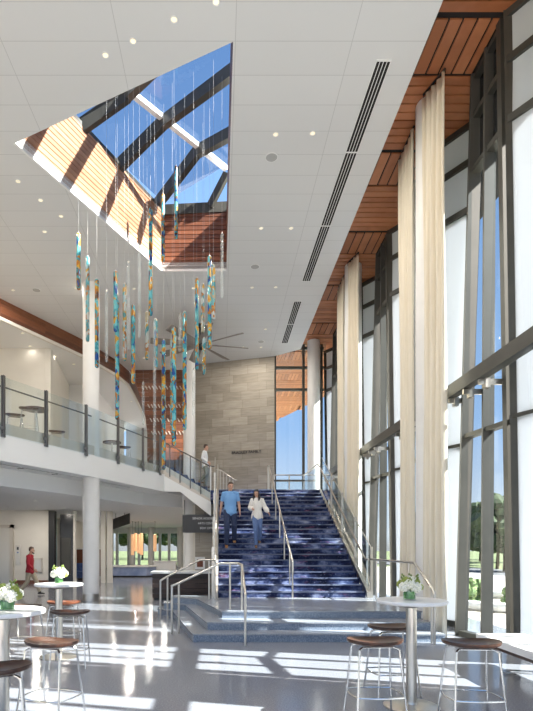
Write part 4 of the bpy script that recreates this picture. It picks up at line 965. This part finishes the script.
person('woman with long dark hair in a cream blouse and jeans walking down the stairs', (1.08,yb,zb), 0, 1.57,
  dict(pelvis=(0,-.10,.93),chest=(0,-.10,1.26),neck=(0,-.11,1.50),head=(-.02,-.13,1.62),face=(-.3,-1,-.3),
   shL=(.165,-.10,1.41),elL=(.26,-.08,1.16),wrL=(.36,-.22,.98),shR=(-.165,-.10,1.41),elR=(-.23,-.06,1.15),wrR=(-.17,-.27,1.10),
   hipL=(.085,-.10,.90),knL=(.09,-.17,.49),anL=(.09,.02,.085),hipR=(-.085,-.10,.90),knR=(-.06,-.31,.38),anR=(-.05,-TR/.9+.02,.085-RS/.9)), 'blouse','jeans','brownshoe','hairblack', True, 'long', True)
person('man in a white shirt and olive trousers on the short flight beside the balcony rail', (-.59,20.75,ZL+.301), math.pi*.47, 1.72,
  dict(pelvis=(0,0,.93),chest=(0,.02,1.27),neck=(0,0,1.50),head=(0,-.03,1.63),face=(.1,-1,.0),
   shL=(.19,.02,1.42),elL=(.24,.10,1.15),wrL=(.22,-.08,.98),shR=(-.19,.02,1.42),elR=(-.25,.10,1.15),wrR=(-.24,-.12,1.0),
   hipL=(.095,0,.90),knL=(.10,-.06,.49),anL=(.10,-.01,.085),hipR=(-.095,0,.90),knR=(-.10,-.09,.55),anR=(-.10,.22,.24)), 'shirtwhite','olive','brownshoe','hair', False, 'long')
person('bearded man in a red sweater and khaki trousers walking past the elevator', (-6.65,18.2,0), math.pi/2, 1.70,
  dict(pelvis=(0,0,.90),chest=(0,.0,1.24),neck=(0,-.02,1.48),head=(0,-.06,1.61),face=(0,-1,-.05),
   shL=(.19,0,1.40),elL=(.23,.10,1.12),wrL=(.22,.02,.88),shR=(-.19,0,1.40),elR=(-.24,-.02,1.11),wrR=(-.22,-.22,.93),
   hipL=(.09,0,.88),knL=(.09,-.20,.50),anL=(.09,-.32,.10),hipR=(-.09,0,.88),knR=(-.09,.06,.48),anR=(-.09,.34,.13),toeR=(0,-1,-.25)), 'shirtred','khaki','blackshoe','hair', False, 'long', False, True)

# ------------------------------------------------------------------ trees and planting outside
def tree(x, y, h, r, label, m='leaves', group='trees outside'):
    t = thing('tree', label, 'tree', (x,y,-.22), group); MB().tube([(x,y,-.25),(x+.1,y,h*.35),(x,y+.1,h*.7)],.16,8,.06).build('trunk','bark',t,True)
    q = MB()
    for k in range(26):
        a = random.random()*6.28; rr = r*math.sqrt(random.random())*.8; zz = h*(.30+.62*random.random()); f_ = 1-abs((zz/h)-.55)*1.1
        q.ell((x+math.cos(a)*rr*f_,y+math.sin(a)*rr*f_,zz), r*.36*random.uniform(.7,1.1),r*.36,r*.3,9,6,.22)
    q.build('crown',m,t)
spots = [(24,45),(27.5,53),(31.5,60.5),(34.5,69),(20.8,38),(38,62),(41.5,76),(24,64),(29,75)]
for i,(x,y) in enumerate(spots): tree(x,y,5.4+1.4*((i*3)%4)/3,2.6,'green tree beyond the road seen through the window wall, %s planted'%ORD[i])
for o_ in [o for o in bpy.data.objects if o.name.startswith('tree')]: o_['label'] = 'dark green tree beyond the road outside the window wall'
for i,x in enumerate((-26,-22,-18.5,-15,-11.5,-8.5,-5.5,-2)):
    tree(x,77+9*(i%2),7.5+(i%3),2.9,'dark green tree across the lawn outside the far lobby windows', group='trees across the lawn')
def shrub(x, y, r, label):
    t = thing('shrub', label, 'shrub', (x,y,-.06), 'patio shrubs'); q = MB()
    for k in range(22):
        a = random.random()*6.28; rr = r*.7*random.random(); q.ell((x+math.cos(a)*rr,y+math.sin(a)*rr,.1+r*1.2*random.random()*(1-.5*rr/r)), r*.28,r*.28,r*.24,8,5,.25)
    q.build('foliage','leaves2',t); MB().tube([(x,y,-.08),(x,y,.2)],.03,6).build('stem','bark',t)
for i,(x,y) in enumerate(((7.5,15.4),(8.2,16.9),(8.75,15.4),(8.2,14.3))): shrub(x,y,.55,'low leafy shrub in the patio planting, %s from the building'%ORD[i])
pc = thing('planter_curb','curved pale stone planter curb on the patio outside','planter',(8,15,-.06)); q = MB()
pr = [(6.9+.0*k,13.6) for k in range(1)]; ring = [(8.3+1.7*math.cos(a),15.7+2.3*math.sin(a),.02) for a in [2*math.pi*k/24 for k in range(25)]]
q.tube([(x,y,.08) for x,y,_ in ring],.13,8); q.build('curb','solid',pc,True)
